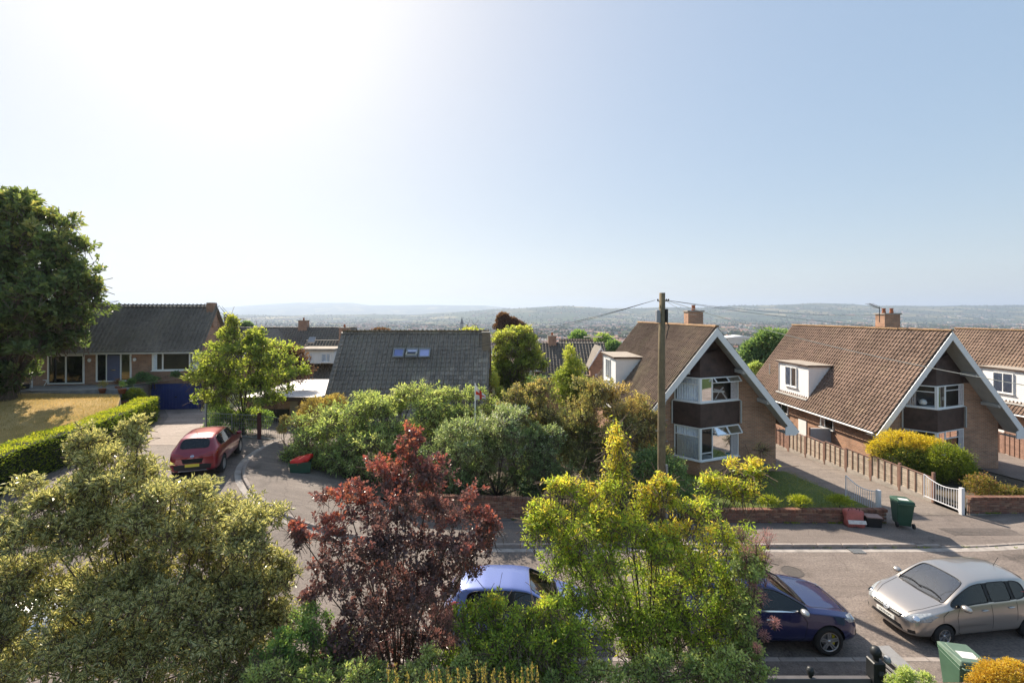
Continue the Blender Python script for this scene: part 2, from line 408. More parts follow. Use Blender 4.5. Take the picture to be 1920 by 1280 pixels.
# pale gutter line along the kerb
def off(P, dd):
    out = []
    for i, p in enumerate(P):
        a, c = P[max(0, i-1)], P[min(len(P)-1, i+1)]; d = Vector((c[0]-a[0], c[1]-a[1])).normalized()
        out.append((p[0] - d.y * dd, p[1] + d.x * dd))
    return out
g1, g2 = off(KS, .10), off(KS, .36)
structure(obj('road_gutter', strip('road_gutter', g1, g2, .005, pm('gutter_concrete', (.36,.32,.29), .9, .4, 3, .4, 60), 1)))
# near side of the street
nk = [(x, 11.25) for x in np.arange(-30, 30.1, .915)]
npave = structure(obj('near_pavement', strip('near_pavement', nk, [(x, 9.55) for x, _ in nk], .11, M['footway'], 3)))
nme = MB().box(-.445, .445, -.065, .065, -.12, .116).mesh('kerb_stone', M['kerb'])
for (x, y), (x2, _) in zip(nk, nk[1:]):
    if -6 < x < 24: obj('kerb_stone', nme, npave, ((x + x2)/2, y, h(x, y) + random.uniform(-.004, .004)), (0, 0, random.uniform(-.006, .006)))
# pale concrete drive up to the garage on the left
dA = [(-20.6,24.5),(-21.2,26.5),(-22.6,29.5),(-24.4,32.4),(-26.9,35.25)]; dB = [(-16.2,24.5),(-16.8,26.5),(-18.6,29.5),(-20.6,32.4),(-22.7,35.25)]
structure(obj('driveway', strip('driveway', dA, dB, .012, M['pinkdrive'], 6)))
# drive between the two chalets, tarmac with a paler strip by the fence
sh = [(18.7 + .9, y) for y in (18.9, 20, 22, 24, 26, 28, 30, 34, 40, 46)]
bd = [(19.42, y) for y in np.linspace(19.5, 46, 14)]; ad = [(15.5 - .02 * (y - 19.5), y) for y in np.linspace(19.5, 46, 14)]
structure(obj('side_drive', strip('side_drive', ad, bd, .035, asphalt('side_drive_concrete', (.21,.175,.15), (.27,.225,.19), .6, 60), 5)))

# a mended trench across the pavement and a gully in the gutter
M['patch'] = asphalt('mended_asphalt', (.12,.10,.09), (.16,.135,.12), .8, 80)
structure(obj('mended_patch', strip('mended_patch', [(17.2,17.75),(18.6,17.75),(20.6,17.8)], [(17.1,18.35),(18.7,18.35),(20.7,18.4)], .031, M['patch'], 2)))
structure(obj('mended_patch', strip('mended_patch', [(4.2,13.6),(6.5,13.6),(9.0,13.65)], [(4.2,14.5),(6.5,14.55),(9.0,14.5)], .004, M['patch'], 2)))
for (gx_, gy_) in ((12.55, 16.62), (-2.5, 16.62)):
    gl = thing('drain_grate', 'iron drain grate in the gutter %s' % ('near the pink sack' if gx_ > 0 else 'behind the purple bush'), 'drain', (gx_, gy_, h(gx_, gy_) + .008))
    MB().box(-.24,.24,-.2,.2,0,.006).build('well', M['black'], gl)
    for k in range(8): MB().box(-.22+k*.06, -.19+k*.06, -.19, .19, .007, .018).build('bar', M['steel'], gl)
mc = thing('manhole_cover', 'round iron manhole cover in the road behind the silver car', 'manhole cover', (9.4, 15.3, h(9.4,15.3)))
MB().lathe([(.34,0),(.34,.008),(.30,.010),(.30,.005),(0,.006)], 28).build('lid', pm('worn_iron', (.10,.085,.075), .6, .4, 14, .4, 30), mc)
# ------------------------------------------------------------------ windows, tiles, walls
def curtain(mb, a, b, z0, z1, waves, amp=.03, m=0):
    a, b = Vector(a), Vector(b); d = (b - a); nrm = Vector((d.y, -d.x, 0)).normalized(); N = max(4, int(waves * 6))
    vs = []
    for i in range(N + 1):
        t = i / N; p = a + d * t + nrm * amp * math.sin(2 * math.pi * waves * t + .4 * math.sin(9 * t))
        vs += [(p.x, p.y, z0), (p.x, p.y, z1)]
    mb.add(vs, [(2*i, 2*i+2, 2*i+3, 2*i+1) for i in range(N)], m)
def window(parent, a, b, z0, z1, vs=(), hs=(), fr=.055, dep=.09, backing=True, glass='glass', frame='upvc', curt=None, sill=True, name='window'):
    """window between plan points a and b (outside on the right-hand side going a to b): frame bars, panes, a dark sheet behind in place of the unlit room"""
    a, b = Vector((*a[:2], 0)), Vector((*b[:2], 0)); d = b - a; L = d.length; u = d / L; nrm = Vector((u.y, -u.x, 0))
    def P(s, z, o=0.0): q = a + u * s + nrm * o; return (q.x, q.y, z)
    w = obj(name, None, parent)
    def rect(mb, s0, s1, za, zb, o0, o1):
        mb.hexa([P(s0,za,o1), P(s1,za,o1), P(s1,za,o0), P(s0,za,o0), P(s0,zb,o1), P(s1,zb,o1), P(s1,zb,o0), P(s0,zb,o0)])
    cuts = [0] + [v * L for v in vs] + [L]
    f = MB()
    rect(f, 0, fr, z0, z1, .0, dep); rect(f, L - fr, L, z0, z1, .0, dep); rect(f, fr, L - fr, z1 - fr, z1, .0, dep - .002); rect(f, fr, L - fr, z0, z0 + fr, .0, dep - .002)
    for v in vs: rect(f, v*L - fr*.45, v*L + fr*.45, z0 + fr, z1 - fr, .002, dep - .005)
    for (k, t) in hs: 
        zz = z0 + (z1 - z0) * t; rect(f, cuts[k] + fr*.5, cuts[k+1] - fr*.5, zz - fr*.4, zz + fr*.4, .004, dep - .008)
    f.build('frame', M[frame], w)
    for k in range(len(cuts) - 1):
        tz = [z0] + sorted(z0 + (z1 - z0) * t for (kk, t) in hs if kk == k) + [z1]
        for p, q in zip(tz, tz[1:]):
            MB().add([P(cuts[k]+.03, p+.03, dep*.5), P(cuts[k+1]-.03, p+.03, dep*.5), P(cuts[k+1]-.03, q-.03, dep*.5), P(cuts[k]+.03, q-.03, dep*.5)], [(0,1,2,3)]).build('pane', M[glass], w)
    if backing: 
        MB().add([P(.01, z0+.01, .012), P(L-.01, z0+.01, .012), P(L-.01, z1-.01, .012), P(.01, z1-.01, .012)], [(0,1,2,3)]).build('painted_room_shade', M['room'], w)  # dark sheet just behind the panes, the room's shade put into its colour
    if curt:
        for (s0, s1, mt) in curt:
            mb = MB(); curtain(mb, P(s0*L, 0, .026), P(s1*L, 0, .026), z0 + .05, z1 - .05, max(2, (s1 - s0) * L * 7), .008); mb.build('curtain', M[mt], w, smooth=True)
    if sill:
        s = MB(); rect(s, -.06, L + .06, z0 - .05, z0 - .003, .0, dep + .06); s.build('sill', M[frame], w)
    return w

def tile_mesh(name, w, e, mat, roll=.05, th=.018):
    """one interlocking tile: a flat pan, a raised roll at one side and a thick lower edge; x across, y up the slope, z out"""
    L = e + .07
    prof = [(0, .006), (w*.46, .0), (w*.54, .010), (w*.72, roll), (w*.88, roll), (w*1.0, .012)]
    vs = [(x, 0, z + .05) for x, z in prof] + [(x, L, z + .004) for x, z in prof] + [(x, 0.01, z - .004) for x, z in prof]
    k = len(prof)
    fs = [(i, i+1, k+i+1, k+i) for i in range(k-1)] + [(2*k+i, 2*k+i+1, i+1, i) for i in range(k-1)]
    me = bpy.data.meshes.new(name); me.from_pydata(vs, [], fs); me.materials.append(mat); me.update()
    return me
def tile_slope(parent, p0, ux, up, width, length, w, e, mat, single=0, near=None, skip=None, roll=.05):
    """lay tiles from the lower corner p0 along ux (across) and up (slope); the 'single' nearest ones are objects of their own"""
    ux, up = Vector(ux).normalized(), Vector(up).normalized(); nz = ux.cross(up)
    me = tile_mesh('roof_tile', w, e, mat, roll)
    tv = np.array([v.co[:] for v in me.vertices]); tf = np.array([p.vertices[:] for p in me.polygons])
    nx, ny = int(width / w), int(length / e) + 1
    spots = []
    for j in range(ny):
        for i in range(nx):
            p = Vector(p0) + ux * (i * w + (width - nx * w) / 2) + up * (j * e)
            if skip and skip(p + ux * w / 2 + up * e / 2): continue
            spots.append(p)
    R3 = Matrix((ux, up, nz)).transposed()
    mw = parent.matrix_basis
    if near is not None: spots.sort(key=lambda p: ((mw @ p) - Vector(near)).length)
    for p in spots[:single]:
        o = obj('roof_tile', me, parent); o.matrix_basis = Matrix.Translation(p + nz * random.uniform(-.004, .005)) @ (R3 @ Euler((random.uniform(-.012,.012), random.uniform(-.012,.012), random.uniform(-.006,.006))).to_matrix()).to_4x4()
    rest = spots[single:]
    if rest:
        A = np.array(R3); P = np.array([p[:] for p in rest]) + rng.normal(0, .003, (len(rest), 3))
        V = (tv @ A.T)[None] + P[:, None]; Fc = tf[None] + (np.arange(len(rest)) * len(tv))[:, None, None]
        o = obj('roof_tiles', np_mesh('roof_tiles', V, Fc.reshape(-1, 4), mat), parent); o['kind'] = 'stuff'
def ridge_tiles(parent, a, b, mat, single=True, r=.13, name='ridge_tile'):
    a, b = Vector(a), Vector(b); L = (b - a).length; n_ = max(1, int(L / .45)); d = (b - a) / n_; u = d.normalized()
    side = u.cross(Vector((0,0,1))).normalized()
    vs, fs = [], []
    for k, y in enumerate((0.004, d.length - .004)):
        for i in range(7):
            t = math.pi * i / 6; vs.append((math.cos(t) * r, y, math.sin(t) * r * .8 - .03 + (.012 if k else 0)))
    fs = [(i, i+1, 8+i, 7+i) for i in range(6)] + [tuple(range(7)), tuple(reversed(range(7, 14)))]
    me = bpy.data.meshes.new('ridge_tile'); me.from_pydata(vs, [], fs); me.materials.append(mat); me.update()
    R3 = Matrix((side, u, Vector((0,0,1)))).transposed()
    if single:
        for i in range(n_):
            o = obj(name, me, parent); o.matrix_basis = Matrix.Translation(a + d * i + Vector((0,0,random.uniform(-.006,.012)))) @ R3.to_4x4()
    else:
        mb = MB()
        for i in range(n_): mb.add([R3 @ Vector(v) + a + d * i for v in vs], fs)
        o = mb.build('ridge_tiles', mat, parent); o['kind'] = 'stuff'
def chimney(parent, c, w, dpt, z0, z1, pots=1, mat='brick', pot_h=.35, flash=True):
    x, y = c; ch = MB().box(x-w/2, x+w/2, y-dpt/2, y+dpt/2, z0, z1).build('chimney', M[mat], parent)
    MB().box(x-w/2-.06, x+w/2+.06, y-dpt/2-.06, y+dpt/2+.06, z1 + .002, z1 + .09).build('cap', M['concrete'], ch)
    for i in range(pots):
        MB().lathe([(.10,z1+.09),(.13,z1+.10),(.12,z1+.14),(.095,z1+pot_h),(.12,z1+pot_h+.03),(.12,z1+pot_h+.07),(.08,z1+pot_h+.07)], 14, (x + (i - (pots-1)/2) * w * .5, y, 0)).build('chimney_pot', M['pot'], ch, smooth=True)
    if flash: MB().box(x-w/2-.03, x+w/2+.03, y-dpt/2-.03, y+dpt/2+.03, z0, z0 + (z1 - z0) * .18).build('flashing', M['lead'], ch)
    return ch

# ------------------------------------------------------------------ the steep-roofed chalets
def dormer(root, xf, y0, y1, zb, zt, roof_z, win):
    """flat-roofed white box on the left slope; its front faces -x"""
    dm = obj('dormer', None, root)
    def xr(z): return roof_z(z)               # x of the roof slope at height z
    sh_ = .145; nb = int((zt - zb) / sh_)
    core = MB(); xi = xr(zt) + .25
    core.hexa([(xf+.03,y0+.03,zb-.3),(xi,y0+.03,zb-.3),(xi,y1-.03,zb-.3),(xf+.03,y1-.03,zb-.3),(xf+.03,y0+.03,zt),(xi,y0+.03,zt),(xi,y1-.03,zt),(xf+.03,y1-.03,zt)])
    core.build('dormer_frame', M['white'], dm)
    for i in range(nb + 1):
        a = zb + i * sh_; c = min(a + sh_ - .004, zt)
        if c - a < .03: continue
        xe = max(xf + .1, xr(a) + .02)
        MB().hexa([(xf-.012,y0-.012,a),(xe,y0-.012,a),(xe,y0+.035,a),(xf+.035,y0+.035,a),(xf,y0+.004,c),(xe,y0+.004,c),(xe,y0+.035,c),(xf+.035,y0+.035,c)]).build('weatherboard', M['white'], dm)
        MB().hexa([(xf-.014,y0,a),(xf+.03,y0,a),(xf+.03,y1,a),(xf-.014,y1,a),(xf,y0,c),(xf+.03,y0,c),(xf+.03,y1,c),(xf,y1,c)]).build('weatherboard', M['white'], dm)
    MB().box(xf-.16, xi+.05, y0-.13, y1+.13, zt+.002, zt+.10).build('roof_deck', pm('roof_edge_brown', (.10,.06,.045), .7, .3), dm)
    MB().box(xf-.19, xi+.05, y0-.16, y1+.16, zt+.102, zt+.13).build('roof_felt', M['felt'], dm)
    MB().box(xf-.22, xf+.0, y0-.05, y1+.05, zb-.10, zb-.002).build('flashing', pm('pale_flashing', (.5,.49,.47), .7, .2), dm)
    MB().tube([(xf-.04, y1-.1, zb), (xf-.04, y1-.1, zt)], .03, 6).build('downpipe', M['white'], dm)
    c = (y0 + y1) / 2
    window(dm, (xf - .012, c + .85), (xf - .012, c - .55), zb + .62, zt - .22, (.5,), (), curt=[(.02,.98,'net')], glass='glass')
    return dm

def chalet(name, label, apex_x, wall_y, base_z, ridge_z, eave_z, half, dpt, over, tile, near_tiles, bay_variant, chim, dorm=True, bay=True, seen_front=True):
    root = thing(name, label, 'house', (apex_x, wall_y, 0))
    wh = half - .5; rise = ridge_z - eave_z; pitch = math.atan2(rise, half); sl = math.hypot(rise, half)
    zw = lambda x: ridge_z - abs(x) * rise / half - .22
    # walls
    wall = MB().prism([(-wh, base_z - 1.6), (wh, base_z - 1.6), (wh, zw(wh)), (0, zw(0)), (-wh, zw(wh))], 0, dpt).build('wall', M['brick'], root)
    # roof boards, soffits and tiles
    th = .14
    for s in (-1, 1):
        a = Vector((0, 0, ridge_z - .05)); e = Vector((s * half, 0, eave_z - .05)); nn = Vector((s * math.sin(pitch), 0, math.cos(pitch)))
        p = [e - nn*th, a - nn*th*0 - Vector((0,0,th/math.cos(pitch))), a, e]
        poly = [(q.x, q.z) for q in p]
        MB().prism(poly, -over + .05, dpt + .4).build('roof', M['tile_brown'] if tile is None else tile, root)
        q = [e - nn*(th+.035), a - Vector((0,0,(th+.035)/math.cos(pitch))), a - Vector((0,0,(th+.004)/math.cos(pitch))), e - nn*(th+.004)]
        MB().prism([(v.x, v.z) for v in q], -over + .06, -.004).build('soffit', M['soffit'], root)
        # bargeboard with boxed foot
        bd = .27; q = [e + nn*.02 + Vector((s*.05,0,-.05)), a + nn*0 + Vector((0,0,.03)), a - Vector((0,0,bd/math.cos(pitch))), e - nn*bd + Vector((s*.05,0,-.05))]
        MB().prism([(v.x, v.z) for v in q], -over, -over + .045).build('bargeboard', M['white'], root)
        foot = [(s*(half+.12), eave_z-.13), (s*(half-.30), eave_z+.28), (s*(half-.62), eave_z+.05), (s*(half-.62), eave_z-.33), (s*(half-.08), eave_z-.33)]
        MB().prism(foot, -over - .006, -over + .05).build('bargeboard_foot', M['white'], root)
        MB().box(*sorted((s*(wh+.004), s*(half-.1))), -over + .055, -.006, eave_z - .33, eave_z - .30).build('eave_box', M['soffit'], root)
        for t in (.36, .66):
            xx = s * half * t; zz = ridge_z - abs(xx) * rise / half - .42
            MB().box(xx - .12, xx + .12, -over + .08, -.008, zz - .14, zz + .06).build('purlin_end', M['soffit'], root, bevel=.01)
        # gutter
        MB().tube([(s*(half+.07), -over+.3, eave_z-.10), (s*(half+.07), dpt+.3, eave_z-.10)], .055, 8).build('gutter', M['white'], root)
    for s in (-1, 1):
        up = Vector((-s * half, 0, rise))
        if s < 0: p0, ux = Vector((s*half, dpt + .4, eave_z - .02)), (0, -1, 0)
        else: p0, ux = Vector((s*half, -over + .02, eave_z - .02)), (0, 1, 0)
        skip = None
        tile_slope(root, p0 + Vector((s*math.sin(pitch), 0, math.cos(pitch))) * .01, ux, up, dpt + .4 + over - .02, sl - .1, .25, .31, tile, near_tiles if s < 0 else 0, (0, 0, CZ), skip)
    ridge_tiles(root, (0, -over + .02, ridge_z + .03), (0, dpt + .4, ridge_z + .03), M['ridge_moss'], seen_front)
    # verge: mortar line along the barge
    # gable cladding and the two-storey V bay
    if bay:
        xl, xm, xr_ = -1.85, -.86, 1.60; p = 1.0
        H1, S1, H0, S0 = [eave_z + v for v in (2.66, 1.36, .02, -1.70)]
        tri = lambda z: (ridge_z - .36 - z) * half / rise
        zc = H1 + .03; gx = min(tri(zc), 3.0)
        # cladding: upper gable, following the bay in plan
        N = [(-gx, -.03), (xl, -.03), (xm, -p), (xr_, -.03), (gx, -.03)]
        vs = []; fs = []
        nr_ = 9
        for k in range(nr_):
            t = k / (nr_ - 1); z = zc + (ridge_z - .36 - zc) * t; w_ = max(.01, tri(z) / tri(zc) * gx); sc = w_ / gx
            for (x, y) in N: vs.append((max(-w_, min(w_, x)), y if abs(x) < w_ else -.03 - (p*.0), z))
        for k in range(nr_ - 1):
            for i in range(4): o = k * 5 + i; fs.append((o, o+1, o+6, o+5))
        MB().add(vs, fs).build('gable_cladding', M['cladding'], root)
        MB().add([(x, y, zc - .002) for x, y in N], [(0,1,2,3,4)]).build('bay_soffit', M['cladding'], root)
        by = obj('bay', None, root)
        MB().prism_z([(xl-.1, -.004), (xm-.02, -p-.1), (xr_+.1, -.004)], H0 + .03, S1 - .055).build('bay_panel', M['cladding'], by)
        MB().prism_z([(xl-.06, -.004), (xm, -p-.03), (xr_+.06, -.004)], base_z - 1.0, S0 - .055).build('bay_plinth', M['brick'], by)
        for x_ in (xl - .16, xr_ + .16): MB().box(x_-.035, x_+.035, -.10, -.003, H0 + .05, S1 - .05).build('corner_board', M['soffit'], by)
        A, Bm, C = (xl, -.01), (xm, -p), (xr_, -.01)
        for (z0, z1, up_) in ((S1, H1, True), (S0, H0, False)):
            MB().add([(xl+.02,-.006,z0),(xr_-.02,-.006,z0),(xr_-.02,-.006,z1),(xl+.02,-.006,z1)], [(0,1,2,3)]).build('painted_room_shade', M['room'], by)  # sheet coloured dark to pass for the unlit room behind the bay
            MB().prism_z([(xl+.05, -.02), (xm, -p+.12), (xr_-.05, -.02)], z0 - .03, z0 + .012).build('window_board', M['white'], by)
            window(by, A, Bm, z0, z1, (), ((0, .72),), .06, .07, False)
            w2 = window(by, Bm, C, z0, z1, (.3,), ((1, .76),) if up_ else ((0, .22), (1, .74)), .06, .07, False)
            MB().box(xm-.06, xm+.06, -p-.085, -p+.05, z0, z1).build('corner_post', M['upvc'], by)
            # curtains inside
            cu = 'net' if bay_variant == 'a' else 'curtain'
            mb = MB()
            if bay_variant == 'a':
                curtain(mb, (xl+.08, -.10, 0), (xm-.02, -p+.17, 0), z0 + .06, z1 - .05, 9, .03)
            else:
                curtain(mb, (xl+.08, -.10, 0), (xl+.38, -.38, 0), z0 + .06, z1 - .05, 4, .03)
            mb.build('curtain', M[cu], by, smooth=True)
            mb = MB(); curtain(mb, (xr_-.50, -.28, 0), (xr_-.06, -.10, 0), z0 + .06, z1 - .05, 5, .025); mb.build('curtain', M['curtain'], by, smooth=True)
            if bay_variant == 'a':       # top-hung vents standing open
                d_ = Vector((C[0]-Bm[0], C[1]-Bm[1], 0)); u_ = d_.normalized(); nn = Vector((u_.y, -u_.x, 0))
                for k in (0, 1):
                    s0 = d_.length * (.33 + .335 * k); s1 = s0 + d_.length * .325
                    zt_, zb_ = z1 - .03, z1 - (.26 if up_ else .40); o_ = .34 if not up_ else .30
                    Pp = lambda s_, z_, oo: Vector((Bm[0], Bm[1], 0)) + u_ * s_ + nn * oo + Vector((0, 0, z_))
                    v = obj('vent', None, by); mb = MB()
                    c4 = [Pp(s0,zt_,.08), Pp(s1,zt_,.08), Pp(s1,zb_,o_), Pp(s0,zb_,o_)]
                    for q, r_ in zip(c4, c4[1:] + c4[:1]): mb.bar(q, r_, .05, .05)
                    mb.build('frame', M['upvc'], v)
                    MB().add(c4, [(0,1,2,3)]).build('pane', glass_mat('blue_grey_pane', (.35,.42,.5), 1.0, .05) if k == 0 else M['glass_dark'], v)  # first vent has blue-grey tinted glass, second the dark window glass
        # things in the rooms: a white folding chair shape upstairs
        f = MB()
        if bay_variant == 'a':
            z = S1 + .05
            f.tube([(.25,-.30,z),(.55,-.2,z+.45),(.75,-.15,z+.62)], .035, 6); f.tube([(.9,-.25,z),(.6,-.2,z+.45),(.15,-.35,z+.55)], .035, 6); f.box(-.1, .7, -.4, -.1, z+.38, z+.46)
            f.build('chair', M['white'], by)
            MB().box(-.62, -.18, -.5, -.42, S1+.1, H1-.15).build('print', pm('orange_print', (.55,.22,.06), .8, .6, 4), by)
        else:
            z = S1 + .05; f.lathe([(.16,z+.1),(.2,z+.2),(.14,z+.34),(.05,z+.38)], 12, (-1.05, -.35, 0)); f.build('lamp', M['white'], by, smooth=True)
    # dormer on the left slope
    if dorm:
        zb, zt = eave_z + .66, eave_z + 2.98
        xs_ = lambda z: -(ridge_z - z) * half / rise
        dormer(root, xs_(zb) + .02, dorm[0], dorm[1], zb, zt, xs_, None)
    for (cx, cy, w_, d_, zt_, pots) in chim:
        chimney(root, (cx, cy), w_, d_, ridge_z - .7, zt_, pots)
    # side window and doors under the left eave
    for y0 in (3.2, 8.2):
        window(root, (-wh - .002, y0 + 1.3), (-wh - .002, y0), eave_z - .95, eave_z + .15 - .25, (.35,), (), .05, .07, True, 'glass_dark', sill=True)
    MB().box(-wh-.06, -wh-.004, 6.0, 6.9, base_z - .6, base_z + 1.35).build('door', M['white'], root)
    # soil pipe on the roof
    t = .72; MB().tube([(-half*t, 12.0, ridge_z - rise*t), (-half*t, 12.0, ridge_z - rise*t + .9)], .05, 8).build('vent_pipe', M['soffit'], root)
    return root

HA = chalet('chalet_house', 'steep-roofed brick chalet house just behind the wooden telephone pole', 10.76, 25.0, .15, 7.95, 2.62, 4.20, 13.4, 1.1, M['tile_brown'], 300, 'a', [(.5, 3.3, .92, .7, 8.78, 1)], (6.2, 10.4))
HB = chalet('chalet_house', 'steep-roofed brick chalet house with yellow hedge below its bay window', 25.15, 27.1, -.47, 7.66, 1.86, 4.25, 13.4, 1.1, M['tile_brown_b'], 300, 'b', [(.55, 4.1, 1.05, .8, 8.62, 2)], (5.8, 9.5))
HC = chalet('chalet_house', 'chalet house at the edge of view behind the red-brown fence', 40.2, 27.6, -.7, 7.35, 1.55, 4.25, 13.4, 1.1, M['tile_brown_b'], 0, 'b', [], (4.2, 7.9), seen_front=False)
# aerial on house B's chimney
ae = MB(); z = 8.5
ae.tube([(-.65, 3.3, 8.1), (-.65, 3.3, 9.1)], .022, 6); ae.tube([(-.65, 3.3, 9.0), (-1.5, 3.1, 9.35)], .02, 6)
for k in range(6): q = Vector((-.8 - k*.13, 3.28 - k*.03, 9.07 + k*.053)); ae.tube([q + Vector((.08,-.25,.0)), q + Vector((-.08,.25,.0))], .012, 5)
ae.build('television_aerial', M['metal_black'], HB)

# ------------------------------------------------------------------ houses whose ridge runs along the street
def lengthways_house(name, label, x0, x1, y_eave, y_ridge, z_base, z_eave, z_ridge, tile, tw, te, single=0, wall='brick_dark', chims=(), over=.3, ridge_mat=None, both=True, tiles=True, group=None):
    root = thing(name, label, 'house', ((x0+x1)/2, y_eave + .4, 0), group=group)
    hx = (x1 - x0) / 2; yr = y_ridge - y_eave - .4; ye = -.4; yb = 2*yr - ye
    run = yr - ye; rise = z_ridge - z_eave; sl = math.hypot(run, rise); nn = Vector((0, -rise, run)).normalized()
    zz = lambda y: z_eave + (y - ye) * rise / run
    mb = MB(); poly = [(0, z_base), (2*yr, z_base), (2*yr, zz(0) - .14), (yr, z_ridge - .14), (0, zz(0) - .14)]
    wv = [(-hx + over, y, z) for y, z in poly] + [(hx - over, y, z) for y, z in poly]; k = 5
    mb.add(wv, [tuple(reversed(range(5))), tuple(range(5, 10))] + [(i, (i+1) % 5, (i+1) % 5 + 5, i + 5) for i in range(5)]).build('wall', M[wall], root)
    for s in (0, 1):
        y_e = ye if s == 0 else yb; sg = -1 if s == 0 else 1
        a = [( -hx, yr, z_ridge - .02), (hx, yr, z_ridge - .02), (hx, y_e, z_eave - .02), (-hx, y_e, z_eave - .02)]
        bq = [(x, y, z - .12) for x, y, z in a]
        MB().hexa(bq + a).build('roof', tile, root)
        if tiles and (s == 0 or both):
            if s == 0: tile_slope(root, Vector((-hx, ye, z_eave)) + nn*.01, (1,0,0), (0, run, rise), 2*hx, sl - .08, tw, te, tile, single, (0, 0, CZ), None, .09)
            else: tile_slope(root, Vector((hx, yb, z_eave)) + Vector((0, -nn.y, nn.z))*.01, (-1,0,0), (0, -run, rise), 2*hx, sl - .08, tw, te, tile, 0)
    ridge_tiles(root, (-hx, yr, z_ridge + .03), (hx, yr, z_ridge + .03), ridge_mat or tile, bool(single))
    MB().box(-hx, hx, ye - .09, ye - .01, z_eave - .13, z_eave + .0).build('gutter', M['soffit'], root)
    for (cx, cy, w_, d_, zt_, pots, mt) in chims:
        chimney(root, (cx - (x0+x1)/2, cy - y_eave - .4), w_, d_, z_ridge - 1.2 if abs(cy - y_ridge) < 1 else zz(cy - y_eave - .4) - .3, zt_, pots, mt)
    return root

# house with the three skylights, seen over the shrubs
HD = lengthways_house('bungalow', 'dark-roofed chalet bungalow with three skylights behind the shrubs', -12.72, -1.62, 29.6, 34.0, -1.2, 1.3, 7.2, M['tile_grey'], .33, .345, 300, chims=())
yloc = lambda y: y - 30.0
sl_n = Vector((0, -5.9, 4.4)).normalized(); sl_u = Vector((0, 4.4, 5.9)).normalized()
def on_slope(px, py):          # point of that roof slope, in the house's own frame
    o = Vector((0, 0, CZ)); d = Vector(((px - 960) / FPX, 1, -(py - HZ) / FPX)); p0 = Vector((0, 29.6, 1.3)); t = (p0 - o).dot(sl_n) / d.dot(sl_n); q = o + d * t
    return Vector((q.x + 7.17, q.y - 30.0, q.z))
for k, (pa, pb) in enumerate(((737, 757), (761, 783), (785, 806))):
    w_ = obj('skylight', None, HD); c0, c1 = on_slope(pa, 672), on_slope(pb, 672); wd = c1.x - c0.x; ln = (on_slope(pa, 656) - c0).length
    def S(u, v, o): return c0 + Vector((u, 0, 0)) + sl_u * v + sl_n * o
    fb = MB()
    for (u0, u1, v0, v1) in ((0, .07, 0, ln), (wd-.07, wd, 0, ln), (.07, wd-.07, 0, .08), (.07, wd-.07, ln-.08, ln)):
        fb.hexa([S(u0,v0,.0),S(u1,v0,.0),S(u1,v1,.0),S(u0,v1,.0),S(u0,v0,.24),S(u1,v0,.24),S(u1,v1,.24),S(u0,v1,.24)])
    fb.build('frame', M['lead'], w_)
    if k == 1:                  # the middle one pivoted open
        c = S(wd/2, ln/2, .24); a1 = Vector((0, .45, .75)).normalized() ; nn_ = Vector((1,0,0)).cross(sl_u)
        q = Matrix.Rotation(R(-32), 3, 'X') @ sl_u
        v4 = [c - Vector((wd*.42,0,0)) - q*ln*.45, c + Vector((wd*.42,0,0)) - q*ln*.45, c + Vector((wd*.42,0,0)) + q*ln*.45, c - Vector((wd*.42,0,0)) + q*ln*.45]
        mb = MB()
        for p_, r_ in zip(v4, v4[1:] + v4[:1]): mb.bar(p_, r_, .09, .08)
        mb.build('sash', pm('pale_sash', (.5,.47,.38), .6, .2), w_); MB().add(v4, [(0,1,2,3)]).build('pane', M['glass_dark'], w_)
    else:
        MB().add([S(.06,.06,.21), S(wd-.06,.06,.21), S(wd-.06,ln-.06,.21), S(.06,ln-.06,.21)], [(0,1,2,3)]).build('pane', glass_mat('skylight_glass', (.8,.82,.95), 1.0, .03), w_)
    MB().add([S(.03,.03,.175), S(wd-.03,.03,.175), S(wd-.03,ln-.03,.175), S(.03,ln-.03,.175)], [(0,1,2,3)]).build('blind', pm('pale_blind', (.66,.66,.85), .8, .1), w_)
ch = MB().box(5.0, 5.52, 3.0, 3.75, 4.6, 7.28).build('chimney_stack', brick_mat('yellow_brick', (.26,.19,.12), (.19,.13,.085), (.26,.23,.19)), HD)
MB().box(4.95, 5.57, 2.95, 3.8, 7.282, 7.36).build('cap', M['concrete'], ch); MB().box(4.97, 5.55, 2.9, 3.3, 4.75, 5.05).build('flashing', M['lead'], ch)
# a flat white-roofed garage beside it
gr = thing('garage', 'low garage with a flat white roof beside the skylight house', 'garage', (-14.6, 30.2, 0))
MB().box(-3.2, 1.75, 0.3, 8.2, -1.0, 2.98).build('wall', M['brick_dark'], gr)
MB().box(-3.4, 1.86, 0.0, 8.4, 2.982, 3.14).build('roof', pm('white_roof_sheet', (.62,.58,.56), .6, .15, 1.5, .2, 8), gr)
MB().box(-3.45, 1.88, -.08, -.003, 2.9, 3.16).build('fascia', M['cladding'], gr)
MB().box(-3.35, 1.8, 2.6, 2.66, 3.142, 3.155).build('roof_seam', M['felt'], gr)
for dx in (-2.6, .1): MB().box(dx-.25, dx+.25, .1, .28, -1, 2.89).build('pier', brick_mat('pier_brick', (.30,.24,.17), (.22,.17,.12), (.28,.25,.2)), gr)
MB().box(-2.2, -.3, .24, .298, .2, 2.3).build('door', M['black'], gr)

